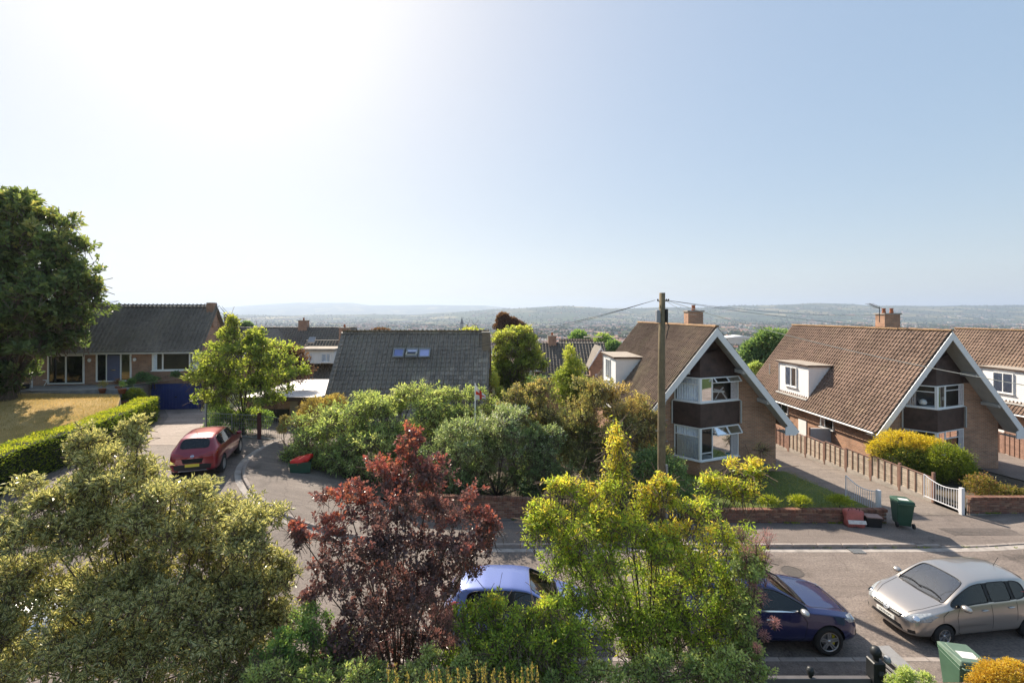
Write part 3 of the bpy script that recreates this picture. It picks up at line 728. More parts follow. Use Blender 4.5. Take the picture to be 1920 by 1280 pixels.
# ------------------------------------------------------------------ the house on the bank at the left
HE = lengthways_house('bungalow', 'brick bungalow above the blue garage, partly hidden by the big tree', -39.0, -24.1, 35.2, 37.9, .2, 5.75, 9.22, M['tile_slate'], .30, .33, 0, 'brick_dark', both=False)
wy = -.003; TH = R(8); HE.location = (-24.1 - 7.45*math.cos(TH), 35.6 - 7.45*math.sin(TH), 0); HE.rotation_euler = (0, 0, TH)
def XE(px):
    k = (px - 960) / FPX; return 7.45 - (-24.1 - 35.6*k) / (math.cos(TH) - k*math.sin(TH))
def ZE(py): return CZ - (py - HZ) / FPX * 34.7
MB().box(7.3-.55, 7.3-.02, 1.9, 2.5, 7.6, 9.6).build('chimney', M['brick_dark'], HE)
window(HE, (XE(90), wy), (XE(159), wy), ZE(718), ZE(664), (.5,), (), .1, .08, True, 'glass_dark', sill=False, name='patio_door')
fd = window(HE, (XE(181), wy), (XE(247), wy), ZE(715), ZE(662), (.3, .7), (), .09, .08, True, 'glass_dark', sill=False, name='porch_window')
MB().box(XE(203), XE(226), -.13, -.09, ZE(713), ZE(666)).build('front_door', pm('blue_grey_door', (.10,.115,.20), .5, .15), HE)
MB().box(XE(210), XE(219), -.16, -.132, ZE(694), ZE(692.5)).build('letterbox', M['chrome'], HE)
window(HE, (XE(286), wy), (XE(376), wy), ZE(696), ZE(661), (.22, .78), (), .1, .08, True, 'glass', curt=[(.03,.1,'net'), (.82,.97,'net')])
MB().box(XE(81), XE(84), -1.1, -1.0, 3.3, ZE(660)).build('porch_post', M['white'], HE)
for lp in (170.5, 255): 
    MB().lathe([(.0,ZE(678)),(.09,ZE(677)),(.12,ZE(673)),(.05,ZE(671)),(0,ZE(671))], 10, (XE(lp), -.16, 0)).build('wall_lamp', M['white'], HE, smooth=True)
# garage under the right-hand end
MB().box(XE(284), XE(397), -.35, -.004, .2, 3.3).build('garage_front', brick_mat('garage_brick', (.22,.16,.13), (.16,.11,.09), (.24,.21,.19)), HE)
gd = obj('garage_door', None, HE); x0, x1, z0, z1 = XE(290), XE(381), h(-25, 35) + .03, ZE(720)
gm = pm('blue_garage_paint', (.03,.045,.17), .5, .15)
n_ = 16
for k in range(n_):
    a = x0 + (x1 - x0) * k / n_; MB().box(a + .01, a + (x1-x0)/n_ - .01, -.42, -.355, z0, z1).build('slat', gm, gd)
MB().box(x0 - .02, x1 + .02, -.38, -.352, z0, z1).build('door_leaf', gm, gd)
MB().box((x0+x1)/2 - .08, (x0+x1)/2 + .08, -.45, -.425, z0 + .9, z0 + .98).build('handle', M['black'], gd)
# terrace in front
te_ = thing('terrace', 'dark stone terrace in front of the bungalow on the bank', 'terrace', (-34.0, 32.2, 0), R(8))
MB().box(-8, 6.6, -.6, 1.98, 1.0, 3.28).build('terrace_wall', M['grey_stone'], te_)
for i in range(16):
    for j in range(3): MB().box(-7.95 + i*.91, -7.95 + i*.91 + .9, -.58 + j*.85, -.58 + j*.85 + .84, 3.282, 3.31 + random.uniform(0,.006)).build('paving_slab', M['grey_stone'], te_)
# ------------------------------------------------------------------ houses below, seen over the roofs
H1 = lengthways_house('terraced_house', 'dark-roofed house behind the light green tree with two chimney stacks', -40.5, -20.4, 56, 60, -4, 2.2, 6.9, M['tile_slate'], .34, .36, 0, 'brick_dark', chims=[(-37.0,60,1.3,.8,8.3,2,'brick_dark'), (-27.4,60,1.1,.8,7.8,1,'brick_dark')], both=False)
H2 = lengthways_house('terraced_house', 'dark-roofed house with a wide white dormer left of the skylight house', -23.2, -13.5, 47, 51.5, -4, 1.4, 5.65, M['tile_slate'], .34, .36, 0, 'brick_dark', chims=[(-18.9,51.5,1.0,.8,7.1,1,'brick_dark')], both=False)
o2 = Vector((-18.35, 47.4, 0))
dm = obj('dormer', None, H2); q0, q1 = W(562, 681, 47.3) - o2, W(628, 657, 47.3) - o2
MB().box(q0.x, q1.x, -.3, 3.0, q0.z, q1.z).build('dormer_wall', M['white'], dm)
MB().box(q0.x-.5, q1.x+.15, -.55, 3.2, q1.z+.002, q1.z+.22).build('dormer_roof', M['felt'], dm)
for a, b_ in ((578, 587), (602, 620)): window(dm, ((W(a,0,47.1)-o2).x, -.303), ((W(b_,0,47.1)-o2).x, -.303), (W(0,679,47.1)-o2).z, (W(0,662,47.1)-o2).z, (.6,) if b_ > 600 else (), (), .09, .08, True, 'glass', curt=[(.05,.95,'net')])
sk = W(585, 636, 49.6) - o2; MB().hexa([sk+Vector(v) for v in ((-.35,-.25,-.42),(.35,-.25,-.42),(.35,.25,.12),(-.35,.25,.12),(-.35,-.37,-.28),(.35,-.37,-.28),(.35,.13,.26),(-.35,.13,.26))]).build('skylight', M['lead'], H2)
# small white-edged gable wing
gw = thing('gabled_wing', 'small brick gable with white bargeboards behind the light green tree', 'house', W(487, 700, 52) * 1.0)
gz = -W(487, 700, 52).z
MB().prism([(-2.0, gz-4), (2.0, gz-4), (2.0, gz+3.2), (0, gz+6.3), (-2.0, gz+3.2)], 0, 4).build('wall', M['brick'], gw)
for s in (-1, 1):
    MB().prism([(0, gz+6.75), (s*2.5, gz+2.8), (s*2.5, gz+2.55), (0, gz+6.4)], -.3, -.2).build('bargeboard', M['white'], gw)
    MB().prism([(0, gz+6.9), (s*2.6, gz+2.85), (s*2.6, gz+2.7), (0, gz+6.7)], -.19, 4).build('roof', M['tile_slate'], gw)
H3 = lengthways_house('bungalow', 'grey-roofed bungalow left of the white dormer, behind the rusty shrub', 2.4, 10.4, 47.5, 51.2, -5, 2.2, 5.35, M['tile_slate'], .34, .36, 0, 'brick', chims=[(4.5,51.2,.9,.7,6.2,1,'brick_dark'), (9.3,52.4,1.9,.8,6.0,0,'brick')], both=False)
o3 = Vector((6.4, 47.9, 0))
dm = obj('dormer', None, H3); MB().box((W(985,0,47.2)-o3).x, (W(1016,0,47.2)-o3).x, -.6, 1.5, W(0,697,47.2).z, W(0,682,47.2).z).build('dormer_wall', M['white'], dm)
window(dm, ((W(997,0,46.8)-o3).x, -.603), ((W(1014,0,46.8)-o3).x, -.603), W(0,696,46.8).z, W(0,684,46.8).z, (.5,), (), .09, .07, True, 'glass')
MB().box(-2.2, 2.4, -.75, -.4, 2.15, 2.35).build('fascia', pm('tan_fascia', (.36,.30,.2), .8, .2), H3)
wg = obj('gable_wing', None, H3); gx = (W(1120,0,49)-o3).x
MB().prism([(gx-1.1, -5), (gx+1.25, -5), (gx+1.25, 2.6), (gx, 5.0), (gx-1.1, 3.2)], -.9, 2.5).build('wing_wall', M['brick'], wg)
MB().prism([(gx-.02, 5.3), (gx+1.6, 2.55), (gx+1.6, 2.3), (gx-.02, 5.05)], -1.1, -1.0).build('bargeboard', M['white'], wg)
MB().prism([(gx, 5.3), (gx-1.3, 3.2), (gx-1.3, 3.0), (gx, 5.05)], -1.1, -1.0).build('bargeboard', M['white'], wg)
for s_ in (1.6, -1.3): MB().prism([(gx, 5.35), (gx+s_, 2.6 if s_ > 0 else 3.25), (gx+s_, 2.45 if s_ > 0 else 3.1), (gx, 5.2)], -.99, 2.5).build('wing_roof', M['tile_slate'], wg)
window(wg, (gx-.6, -.905), (gx+.9, -.905), 1.3, 2.5, (.5,), (), .09, .07, True, 'glass')
H4 = lengthways_house('house', 'red-tiled roof showing beyond the grey-roofed bungalow', 9.0, 15.5, 84, 87, -10, 0.5, 3.6, M['tile_brown'], .5, .6, 0, 'brick', both=False, tiles=True)

# ------------------------------------------------------------------ the town in the valley
hrng = np.random.default_rng(5)
town_wall = [pm('town_wall_%s' % k, c, .9, .1, .2) for k, c in (('brick', (.34,.20,.15)), ('render', (.66,.62,.56)), ('buff', (.45,.36,.27)))]
town_roof = [pm('town_roof_%s' % k, c, .9, .15, .2) for k, c in (('red', (.34,.16,.11)), ('brown', (.24,.15,.115)), ('slate', (.18,.175,.18)))]
def house_arr(w, d, e, r):
    v = np.array([(-w,-d,-3),(w,-d,-3),(w,d,-3),(-w,d,-3),(-w,-d,e),(w,-d,e),(w,d,e),(-w,d,e),(-w-.3,0,r),(w+.3,0,r),(-w-.3,-d-.4,e-.2),(w+.3,-d-.4,e-.2),(w+.3,d+.4,e-.2),(-w-.3,d+.4,e-.2)], float)
    return v, [(0,1,5,4),(1,2,6,5),(2,3,7,6),(3,0,4,7),(4,7,8),(5,9,6)], [(10,11,9,8),(12,13,8,9)]
town_me = []
for k, (w, d, e, r) in enumerate(((4.2,3.8,5,7.8), (8,4,5,8.2), (4.8,3.6,2.8,6.2), (12,4.2,5.2,8.4), (3.6,4.6,5,8.4), (5.5,4,5,7.6))):
    v, wf, rf = house_arr(w, d, e, r)
    me = bpy.data.meshes.new('far_house'); 
    chv = np.array([(w*.5-.5,-.4,r-1),(w*.5+.5,-.4,r-1),(w*.5+.5,.4,r-1),(w*.5-.5,.4,r-1),(w*.5-.5,-.4,r+1.1),(w*.5+.5,-.4,r+1.1),(w*.5+.5,.4,r+1.1),(w*.5-.5,.4,r+1.1)])
    cf = [(16,17,21,20) if False else tuple(14 + i for i in f) for f in ((4,5,6,7),(0,1,5,4),(1,2,6,5),(2,3,7,6),(3,0,4,7))]
    me.from_pydata(np.vstack([v, chv]).tolist(), [], wf + rf + cf); me.materials.append(town_wall[k % 3]); me.materials.append(town_roof[(k * 2 + k // 3) % 3])
    me.polygons.foreach_set('material_index', [0]*6 + [1]*2 + [0]*5); me.update(); town_me.append((me, np.vstack([v, chv]), wf + rf + cf))
def ground_z(x, y): return float(hts(x, y) + hills(np.array([x]), np.array([y]))[0])
spots = []
def seen_gap(px, py):          # where the photograph shows the valley between roofs and trees
    return (395 < px < 640 and py < 614) or (640 <= px < 905 and py < 624) or (1020 < px < 1190 and py < 640) or (1190 <= px < 1300 and py < 604) or (1280 < px < 1500 and py < 700) or (px >= 1490 and py < 622)
tries = 0
while len(spots) < 9000 and tries < 60000:
    tries += 1
    d = float(np.exp(hrng.uniform(math.log(330), math.log(5200)))); px = hrng.uniform(380, 1960)
    if hrng.random() > .35 + .65 * (math.sin(px * .013 + d * .004) * math.sin(d * .0021 + px * .003) > -.35): continue
    x = (px - 960) / FPX * d; a = hrng.uniform(0, math.pi); nrow = int(hrng.integers(3, 9)); k0 = int(hrng.integers(0, 6)); gap = 13 if k0 not in (1, 3) else 24
    for j in range(nrow):
        xx, yy = x + math.cos(a) * gap * j + hrng.normal(0, 1), d + math.sin(a) * gap * j + hrng.normal(0, 1)
        k = k0 if hrng.random() < .8 else int(hrng.integers(0, 6)); spots.append((xx, yy, a + hrng.normal(0, .05) + (math.pi/2 if hrng.random() < .12 else 0), k))
spots = [s for s in spots if s[1] > 330]
P = np.array([(s[0], s[1]) for s in spots]); Zs = hts(P[:,0], P[:,1]) + hills(P[:,0], P[:,1])
px = 960 + FPX * P[:,0] / P[:,1]; py = HZ + FPX * (CZ - Zs - 6) / P[:,1]
vis = np.array([seen_gap(a, b_) for a, b_ in zip(px, py)])
order = sorted(np.where(vis)[0], key=lambda i: P[i,1])[:290]
for i in order:
    x, y, a, k = spots[i]
    p_ = px[i]; area = ('left of the skylight roof' if p_ < 640 else 'above the skylight roof' if p_ < 960 else 'left of the first chalet' if p_ < 1270 else 'in the gap between the two chalets' if p_ < 1500 else 'above the second chalet roof')
    tag(obj('far_house', town_me[k][0], None, (x, y, Zs[i]), (0, 0, a)), 'small hazy valley house among many, ' + area, 'house', 'valley houses ' + area)
rest = [i for i in range(len(spots)) if i not in set(order) and P[i,1] > 560]
VV, FF, MI = [], [], []; o_ = 0
for i in rest:
    x, y, a, k = spots[i]; c, s = math.cos(a), math.sin(a); me, v, f = town_me[k]
    VV.append(np.stack([v[:,0]*c - v[:,1]*s + x, v[:,0]*s + v[:,1]*c + y, v[:,2] + Zs[i]], -1)); FF += [tuple(j + o_ for j in q) for q in f]; o_ += len(v)
    MI += [(k % 3)]*6 + [3 + (k*2 + k//3) % 3]*2 + [(k % 3)]*5
me = bpy.data.meshes.new('distant_town'); me.from_pydata(np.vstack(VV).tolist(), [], FF)
for mt in town_wall + town_roof: me.materials.append(mt)
me.polygons.foreach_set('material_index', MI); me.update()
obj('distant_town', me, kind='stuff', label='thousands of small roofs spread across the hazy valley', category='town')
# a long white warehouse roof in the gap between the two chalets, and a church spire
c = W(1392, 632, 640); wh_ = thing('warehouse', 'long low white-roofed warehouse between the two chalets', 'warehouse', (c.x, 640, 0))
MB().box(-22, 22, 0, 26, c.z - 9, c.z - 1.0).build('wall', town_wall[1], wh_); MB().prism([(-23, c.z-1.0), (23, c.z-1.0), (23, c.z-.6), (0, c.z+2.2), (-23, c.z-.6)], -1, 27).build('roof', M['white'], wh_)
c = W(866, 612, 1150); cs = thing('church', 'church with a tall grey spire rising above the valley roofs', 'church', (c.x, 1150, 0))
MB().box(-4, 4, -4, 4, -62, c.z + 6).build('tower', M['grey_stone'], cs)
MB().add([(-4.3,-4.3,c.z+6),(4.3,-4.3,c.z+6),(4.3,4.3,c.z+6),(-4.3,4.3,c.z+6),(0,0,c.z+25)], [(0,1,4),(1,2,4),(2,3,4),(3,0,4),(3,2,1,0)]).build('spire', pm('spire_slate', (.06,.06,.065), .9, .2), cs)
MB().prism([(4,-62), (24,-62), (24,c.z-4), (14,c.z+3), (4,c.z-4)], -5, 5).build('nave', town_wall[2], cs)
# ------------------------------------------------------------------ cars
M['lamp_glass'] = pm('headlamp_lens', (.34,.36,.38), .1, .6, 16, spec=.8, coat=1, c2=(.12,.13,.14))
M['lamp_red'] = pm('tail_lamp', (.30,.012,.012), .12, .2, 10, coat=1)
M['seam'] = pm('panel_gap', (.012,.012,.012), .8, .1)
M['plate_white'] = pm('white_plate', (.75,.75,.72), .4, .04); M['plate_yellow'] = pm('yellow_plate', (.72,.55,.06), .4, .04)
M['car_glass'] = glass_mat('car_glass', (.13,.15,.15), ior=1.6); M['car_glass_screen'] = glass_mat('car_windscreen', (.55,.66,.66), ior=3.2)
M['interior'] = pm('car_interior', (.035,.035,.037), .85, .3, 4)
FRAC = [None]
def section(st):
    s, zb, w, zs, wb, zt, wt = st[:7]
    g = zt - zs                               # cabin height over the shoulder
    k = min(1, g / .45)
    return [(0, zb), (w*.72, zb), (w*.955, zb+.05), (w, zb + (zs-zb)*.38), (w*.995, zb + (zs-zb)*.72), (wb, zs),
            (wb - (wb-wt)*.07*k - .004, zs + g*.08), (wt + (wb-wt)*.10*k + .002, zs + g*.86), (wt, zs + g*.93), (wt*.88, zt - .012), (wt*.5, zt + .012*k + .004), (0, zt + .018*k + .006)]
def make_car(spec):
    """lofted body -> subdivision -> wheel arches cut; faces then split into body and each pane of glass"""
    st = spec['st']; secs = [section(s) for s in st]; n = len(secs[0])
    V, F, MI = [], [], []
    ring = 2 * n - 2
    for s, sec in zip(st, secs):
        pts = [(s[0], y, z) for y, z in sec] + [(s[0], -y, z) for y, z in reversed(sec[1:-1])]
        V += pts
    for i in range(len(st) - 1):
        for k in range(ring):
            a, b_ = i*ring + k, i*ring + (k+1) % ring
            kk = k if k < n - 1 else ring - 1 - k           # half-section segment
            m_ = 0; x0, x1 = st[i][0], st[i+1][0]; mid = (x0 + x1) / 2
            if kk == 6 and spec['side'][0] <= mid <= spec['side'][1]: m_ = 2 if any(p0 <= mid <= p1 for p0, p1 in spec['pillars']) else 1
            if kk in (9, 10) and spec['screen'][0] <= mid <= spec['screen'][1]: m_ = 3
            if kk in (9, 10) and spec['rear'][0] <= mid <= spec['rear'][1]: m_ = 4
            F.append((a, a + ring, b_ + ring, b_)); MI.append(m_)
    for base, rev in ((0, False), ((len(st)-1)*ring, True)):
        # end caps as strips between the two sides, so that they subdivide evenly
        for k in range(n - 1):
            a, b_ = base + k, base + k + 1; c, d = base + (ring - k) % ring, base + (ring - k - 1) % ring
            f = [a, b_, d, c] if k not in (0, n - 2) else ([a, b_, d] if k == 0 else [a, b_, c])
            F.append(tuple(reversed(f)) if rev else tuple(f)); MI.append(0)
    me = bpy.data.meshes.new('car_body'); me.from_pydata(V, [], F)
    for _ in range(7): me.materials.append(None)
    me.polygons.foreach_set('material_index', MI); me.update()
    bm = bmesh.new(); bm.from_mesh(me); bmesh.ops.recalc_face_normals(bm, faces=bm.faces)
    cl = bm.edges.layers.float.get('crease_edge') or bm.edges.layers.float.new('crease_edge')
    for e in bm.edges:
        ms = {f.material_index for f in e.link_faces}
        if len(ms) > 1: e[cl] = .55
    bm.to_mesh(me); bm.free()
    o = bpy.data.objects.new('tmp_body', me); col.objects.link(o)
    md = o.modifiers.new('s', 'SUBSURF'); md.levels = md.render_levels = 3
    cuts = []
    wr = spec['wr'] * 1.16
    for (wx) in spec['axles']:
        cm = MB().lathe([(0, -1.2), (wr, -1.2), (wr, 1.2), (0, 1.2)], 40, (wx, 0, spec['wr']), 'y').mesh('cut', [None]*6)
        bm = bmesh.new(); bm.from_mesh(cm); bmesh.ops.remove_doubles(bm, verts=bm.verts, dist=1e-4)
        bmesh.ops.delete(bm, geom=[f for f in bm.faces if f.calc_area() < 1e-8], context='FACES'); bmesh.ops.recalc_face_normals(bm, faces=bm.faces)
        for f in bm.faces: f.material_index = 5
        bm.to_mesh(cm); bm.free()
        co = bpy.data.objects.new('tmp_cut', cm); col.objects.link(co); cuts.append(co)
        bo = o.modifiers.new('b', 'BOOLEAN'); bo.operation = 'DIFFERENCE'; bo.object = co; bo.solver = 'EXACT'
    dg = bpy.context.evaluated_depsgraph_get(); ev = o.evaluated_get(dg); res = bpy.data.meshes.new_from_object(ev)
    for q in cuts + [o]: bpy.data.objects.remove(q)
    return res
def split_mesh(me, test):
    """new mesh of the faces for which test(face) holds"""
    bm = bmesh.new(); bm.from_mesh(me); bmesh.ops.delete(bm, geom=[f for f in bm.faces if not test(f)], context='FACES'); return bm
def to_obj(bm, name, mat, parent, smooth=True):
    me = bpy.data.meshes.new(name); 
    for f in bm.faces: f.smooth = smooth; f.material_index = 0
    bm.to_mesh(me); bm.free(); me.materials.append(mat); me.update(); return obj(name, me, parent)
def islands(bm):
    left = set(bm.faces); out = []
    while left:
        q = [left.pop()]; isl = []
        while q:
            f = q.pop(); isl.append(f)
            for e in f.edges:
                for g in e.link_faces:
                    if g in left: left.remove(g); q.append(g)
        out.append(isl)
    return out
def patch(bvh, outline, view, off, name, mat, parent, rings=5):
    """a lamp, plate or grille: an outline laid on the bodywork. view: 'f' front (y,z), 'r' rear, 'l'/'s' sides (x,z), 't' top (x,y)"""
    P = []
    for (a, b_), (c, d) in zip(outline, outline[1:] + outline[:1]):
        for t in range(4): P.append((a + (c-a)*t/4, b_ + (d-b_)*t/4))
    cx = sum(p[0] for p in P)/len(P); cy = sum(p[1] for p in P)/len(P)
    org = {'f': lambda a, b_: ((-3, a, b_), (1,0,0)), 'r': lambda a, b_: ((9, a, b_), (-1,0,0)), 'l': lambda a, b_: ((a, -3, b_), (0,1,0)), 's': lambda a, b_: ((a, 3, b_), (0,-1,0)), 't': lambda a, b_: ((a, b_, 4), (0,0,-1))}[view]
    vs, fs = [], []; N = len(P)
    def hit(a, b_):
        o_, d_ = org(a, b_); r = bvh.ray_cast(Vector(o_), Vector(d_))
        if r[0] is None: r = bvh.find_nearest(Vector(o_) + Vector(d_) * 3.2)
        nn = r[1] if r[1].dot(Vector(d_)) < 0 else -r[1]
        return r[0] + nn * off
    for k in range(rings):
        t = 1 - k / rings
        for p in P: vs.append(hit(cx + (p[0]-cx)*t, cy + (p[1]-cy)*t))
    vs.append(hit(cx, cy))
    for k in range(rings - 1):
        for i in range(N): fs.append((k*N+i, k*N+(i+1) % N, (k+1)*N+(i+1) % N, (k+1)*N+i))
    for i in range(N): fs.append(((rings-1)*N+i, (rings-1)*N+(i+1) % N, len(vs)-1))
    # rim back to the body so that the piece has thickness
    o_ = len(vs); 
    for p in P:
        q, d_ = org(*p); v = vs[P.index(p)] + Vector(d_) * (off + .012); vs.append(v)
    for i in range(N): fs.append((i, o_+i, o_+(i+1) % N, (i+1) % N))
    return MB().add(vs, fs).build(name, mat, parent, smooth=True)
def seam(bvh, pts, view, parent, w=.012, off=.0025, name='panel_gap', mat=None):
    org = {'l': lambda a, b_: ((a, -3, b_), (0,1,0)), 's': lambda a, b_: ((a, 3, b_), (0,-1,0)), 't': lambda a, b_: ((a, b_, 4), (0,0,-1)), 'f': lambda a, b_: ((-3, a, b_), (1,0,0)), 'r': lambda a, b_: ((9, a, b_), (-1,0,0))}[view]
    Q = []
    for (a, b_), (c, d) in zip(pts, pts[1:]):
        for t in range(6): Q.append((a + (c-a)*t/6, b_ + (d-b_)*t/6))
    Q.append(pts[-1]); vs, fs = [], []
    prev = None
    for i, (a, b_) in enumerate(Q):
        o_, d_ = org(a, b_); r = bvh.ray_cast(Vector(o_), Vector(d_))
        if r[0] is None: continue
        c, d = Q[min(i+1, len(Q)-1)]; e, f = Q[max(i-1, 0)]; t = Vector((c-e, d-f)).normalized(); nx, ny = -t.y*w/2, t.x*w/2
        pp = []
        for sg in (-1, 1):
            o2, d2 = org(a + sg*nx, b_ + sg*ny); r2 = bvh.ray_cast(Vector(o2), Vector(d2)); q = r2[0] if r2[0] is not None else r[0]
            pp.append(q - Vector(d2) * off)
        vs += pp
    n_ = len(vs) // 2
    if n_ < 2: return
    MB().add(vs, [(2*i, 2*i+1, 2*i+3, 2*i+2) for i in range(n_ - 1)]).build(name, mat or M['seam'], parent)
def wheel(parent, x, y, r, w, spokes, twin, rim, cal=None):
    wh_ = obj('wheel', None, parent); sg = 1 if y > 0 else -1
    rr = r * (.68 if twin else .62)
    MB().lathe([(rr, -w/2), (r*.9, -w/2-.004), (r*.985, -w*.36), (r, -w*.2), (r, w*.2), (r*.985, w*.36), (r*.9, w/2+.004), (rr, w/2), (rr, -w/2)], 36, (x, y, r), 'y').build('tyre', M['rubber'], wh_, smooth=True)
    f = sg * (w/2 - .012)
    MB().lathe([(rr*1.02, f), (rr*.94, f + sg*.01), (rr*.90, f - sg*.02), (rr*.88, f - sg*.10), (0, f - sg*.11)], 32, (x, y, r), 'y').build('rim', M[rim] if not twin else M['dark_alloy'], wh_, smooth=True)
    MB().lathe([(rr*1.0, f), (rr*.93, f + sg*.014), (rr*.90, f - sg*.01)], 32, (x, y, r), 'y').build('rim_lip', M[rim], wh_, smooth=True)
    for k in range(spokes):
        a0 = 2*math.pi*k/spokes + .31
        for da in ((-.13, .13) if twin else (0,)):
            c, s = math.cos(a0), math.sin(a0); c2, s2 = math.cos(a0+da), math.sin(a0+da)
            ro = rr*.93; wi = rr*(.07 if twin else .12)
            p0 = Vector((x + c*rr*.12 - s*da*.2*rr*3, y + f - sg*.025, r + s*rr*.12 + c*da*.2*rr*3)); p1 = Vector((x + c2*ro, y + f - sg*.012, r + s2*ro))
            MB().bar(p0, p1, .03, wi*2 if not twin else wi*2, up=(p1-p0).cross(Vector((0,1,0)))).build('spoke', M[rim], wh_)
    MB().lathe([(rr*.2, f - sg*.03), (rr*.17, f), (0, f + sg*.004)], 16, (x, y, r), 'y').build('hub_cap', M[rim], wh_, smooth=True)
    MB().lathe([(0, f - sg*.07), (rr*.62, f - sg*.07), (rr*.62, f - sg*.09)], 24, (x, y, r), 'y').build('brake_disc', M['steel'], wh_)
    if cal: MB().box(x - sg*0 - rr*.68, x - rr*.42, y + f - sg*.085 - .02, y + f - sg*.085 + .04, r - .10, r + .14).build('brake_caliper', cal, wh_, bevel=.01)
def text_on(parent, body, size, loc, rot, mat, name='lettering'):
    cu = bpy.data.curves.new('t', 'FONT'); cu.body = body; cu.size = size; cu.align_x = 'CENTER'; cu.align_y = 'CENTER'; cu.extrude = .0015
    to = bpy.data.objects.new('t', cu); col.objects.link(to); dg = bpy.context.evaluated_depsgraph_get()
    me = bpy.data.meshes.new_from_object(to.evaluated_get(dg)); bpy.data.objects.remove(to); me.materials.clear(); me.materials.append(mat)
    return obj(name, me, parent, loc, rot)

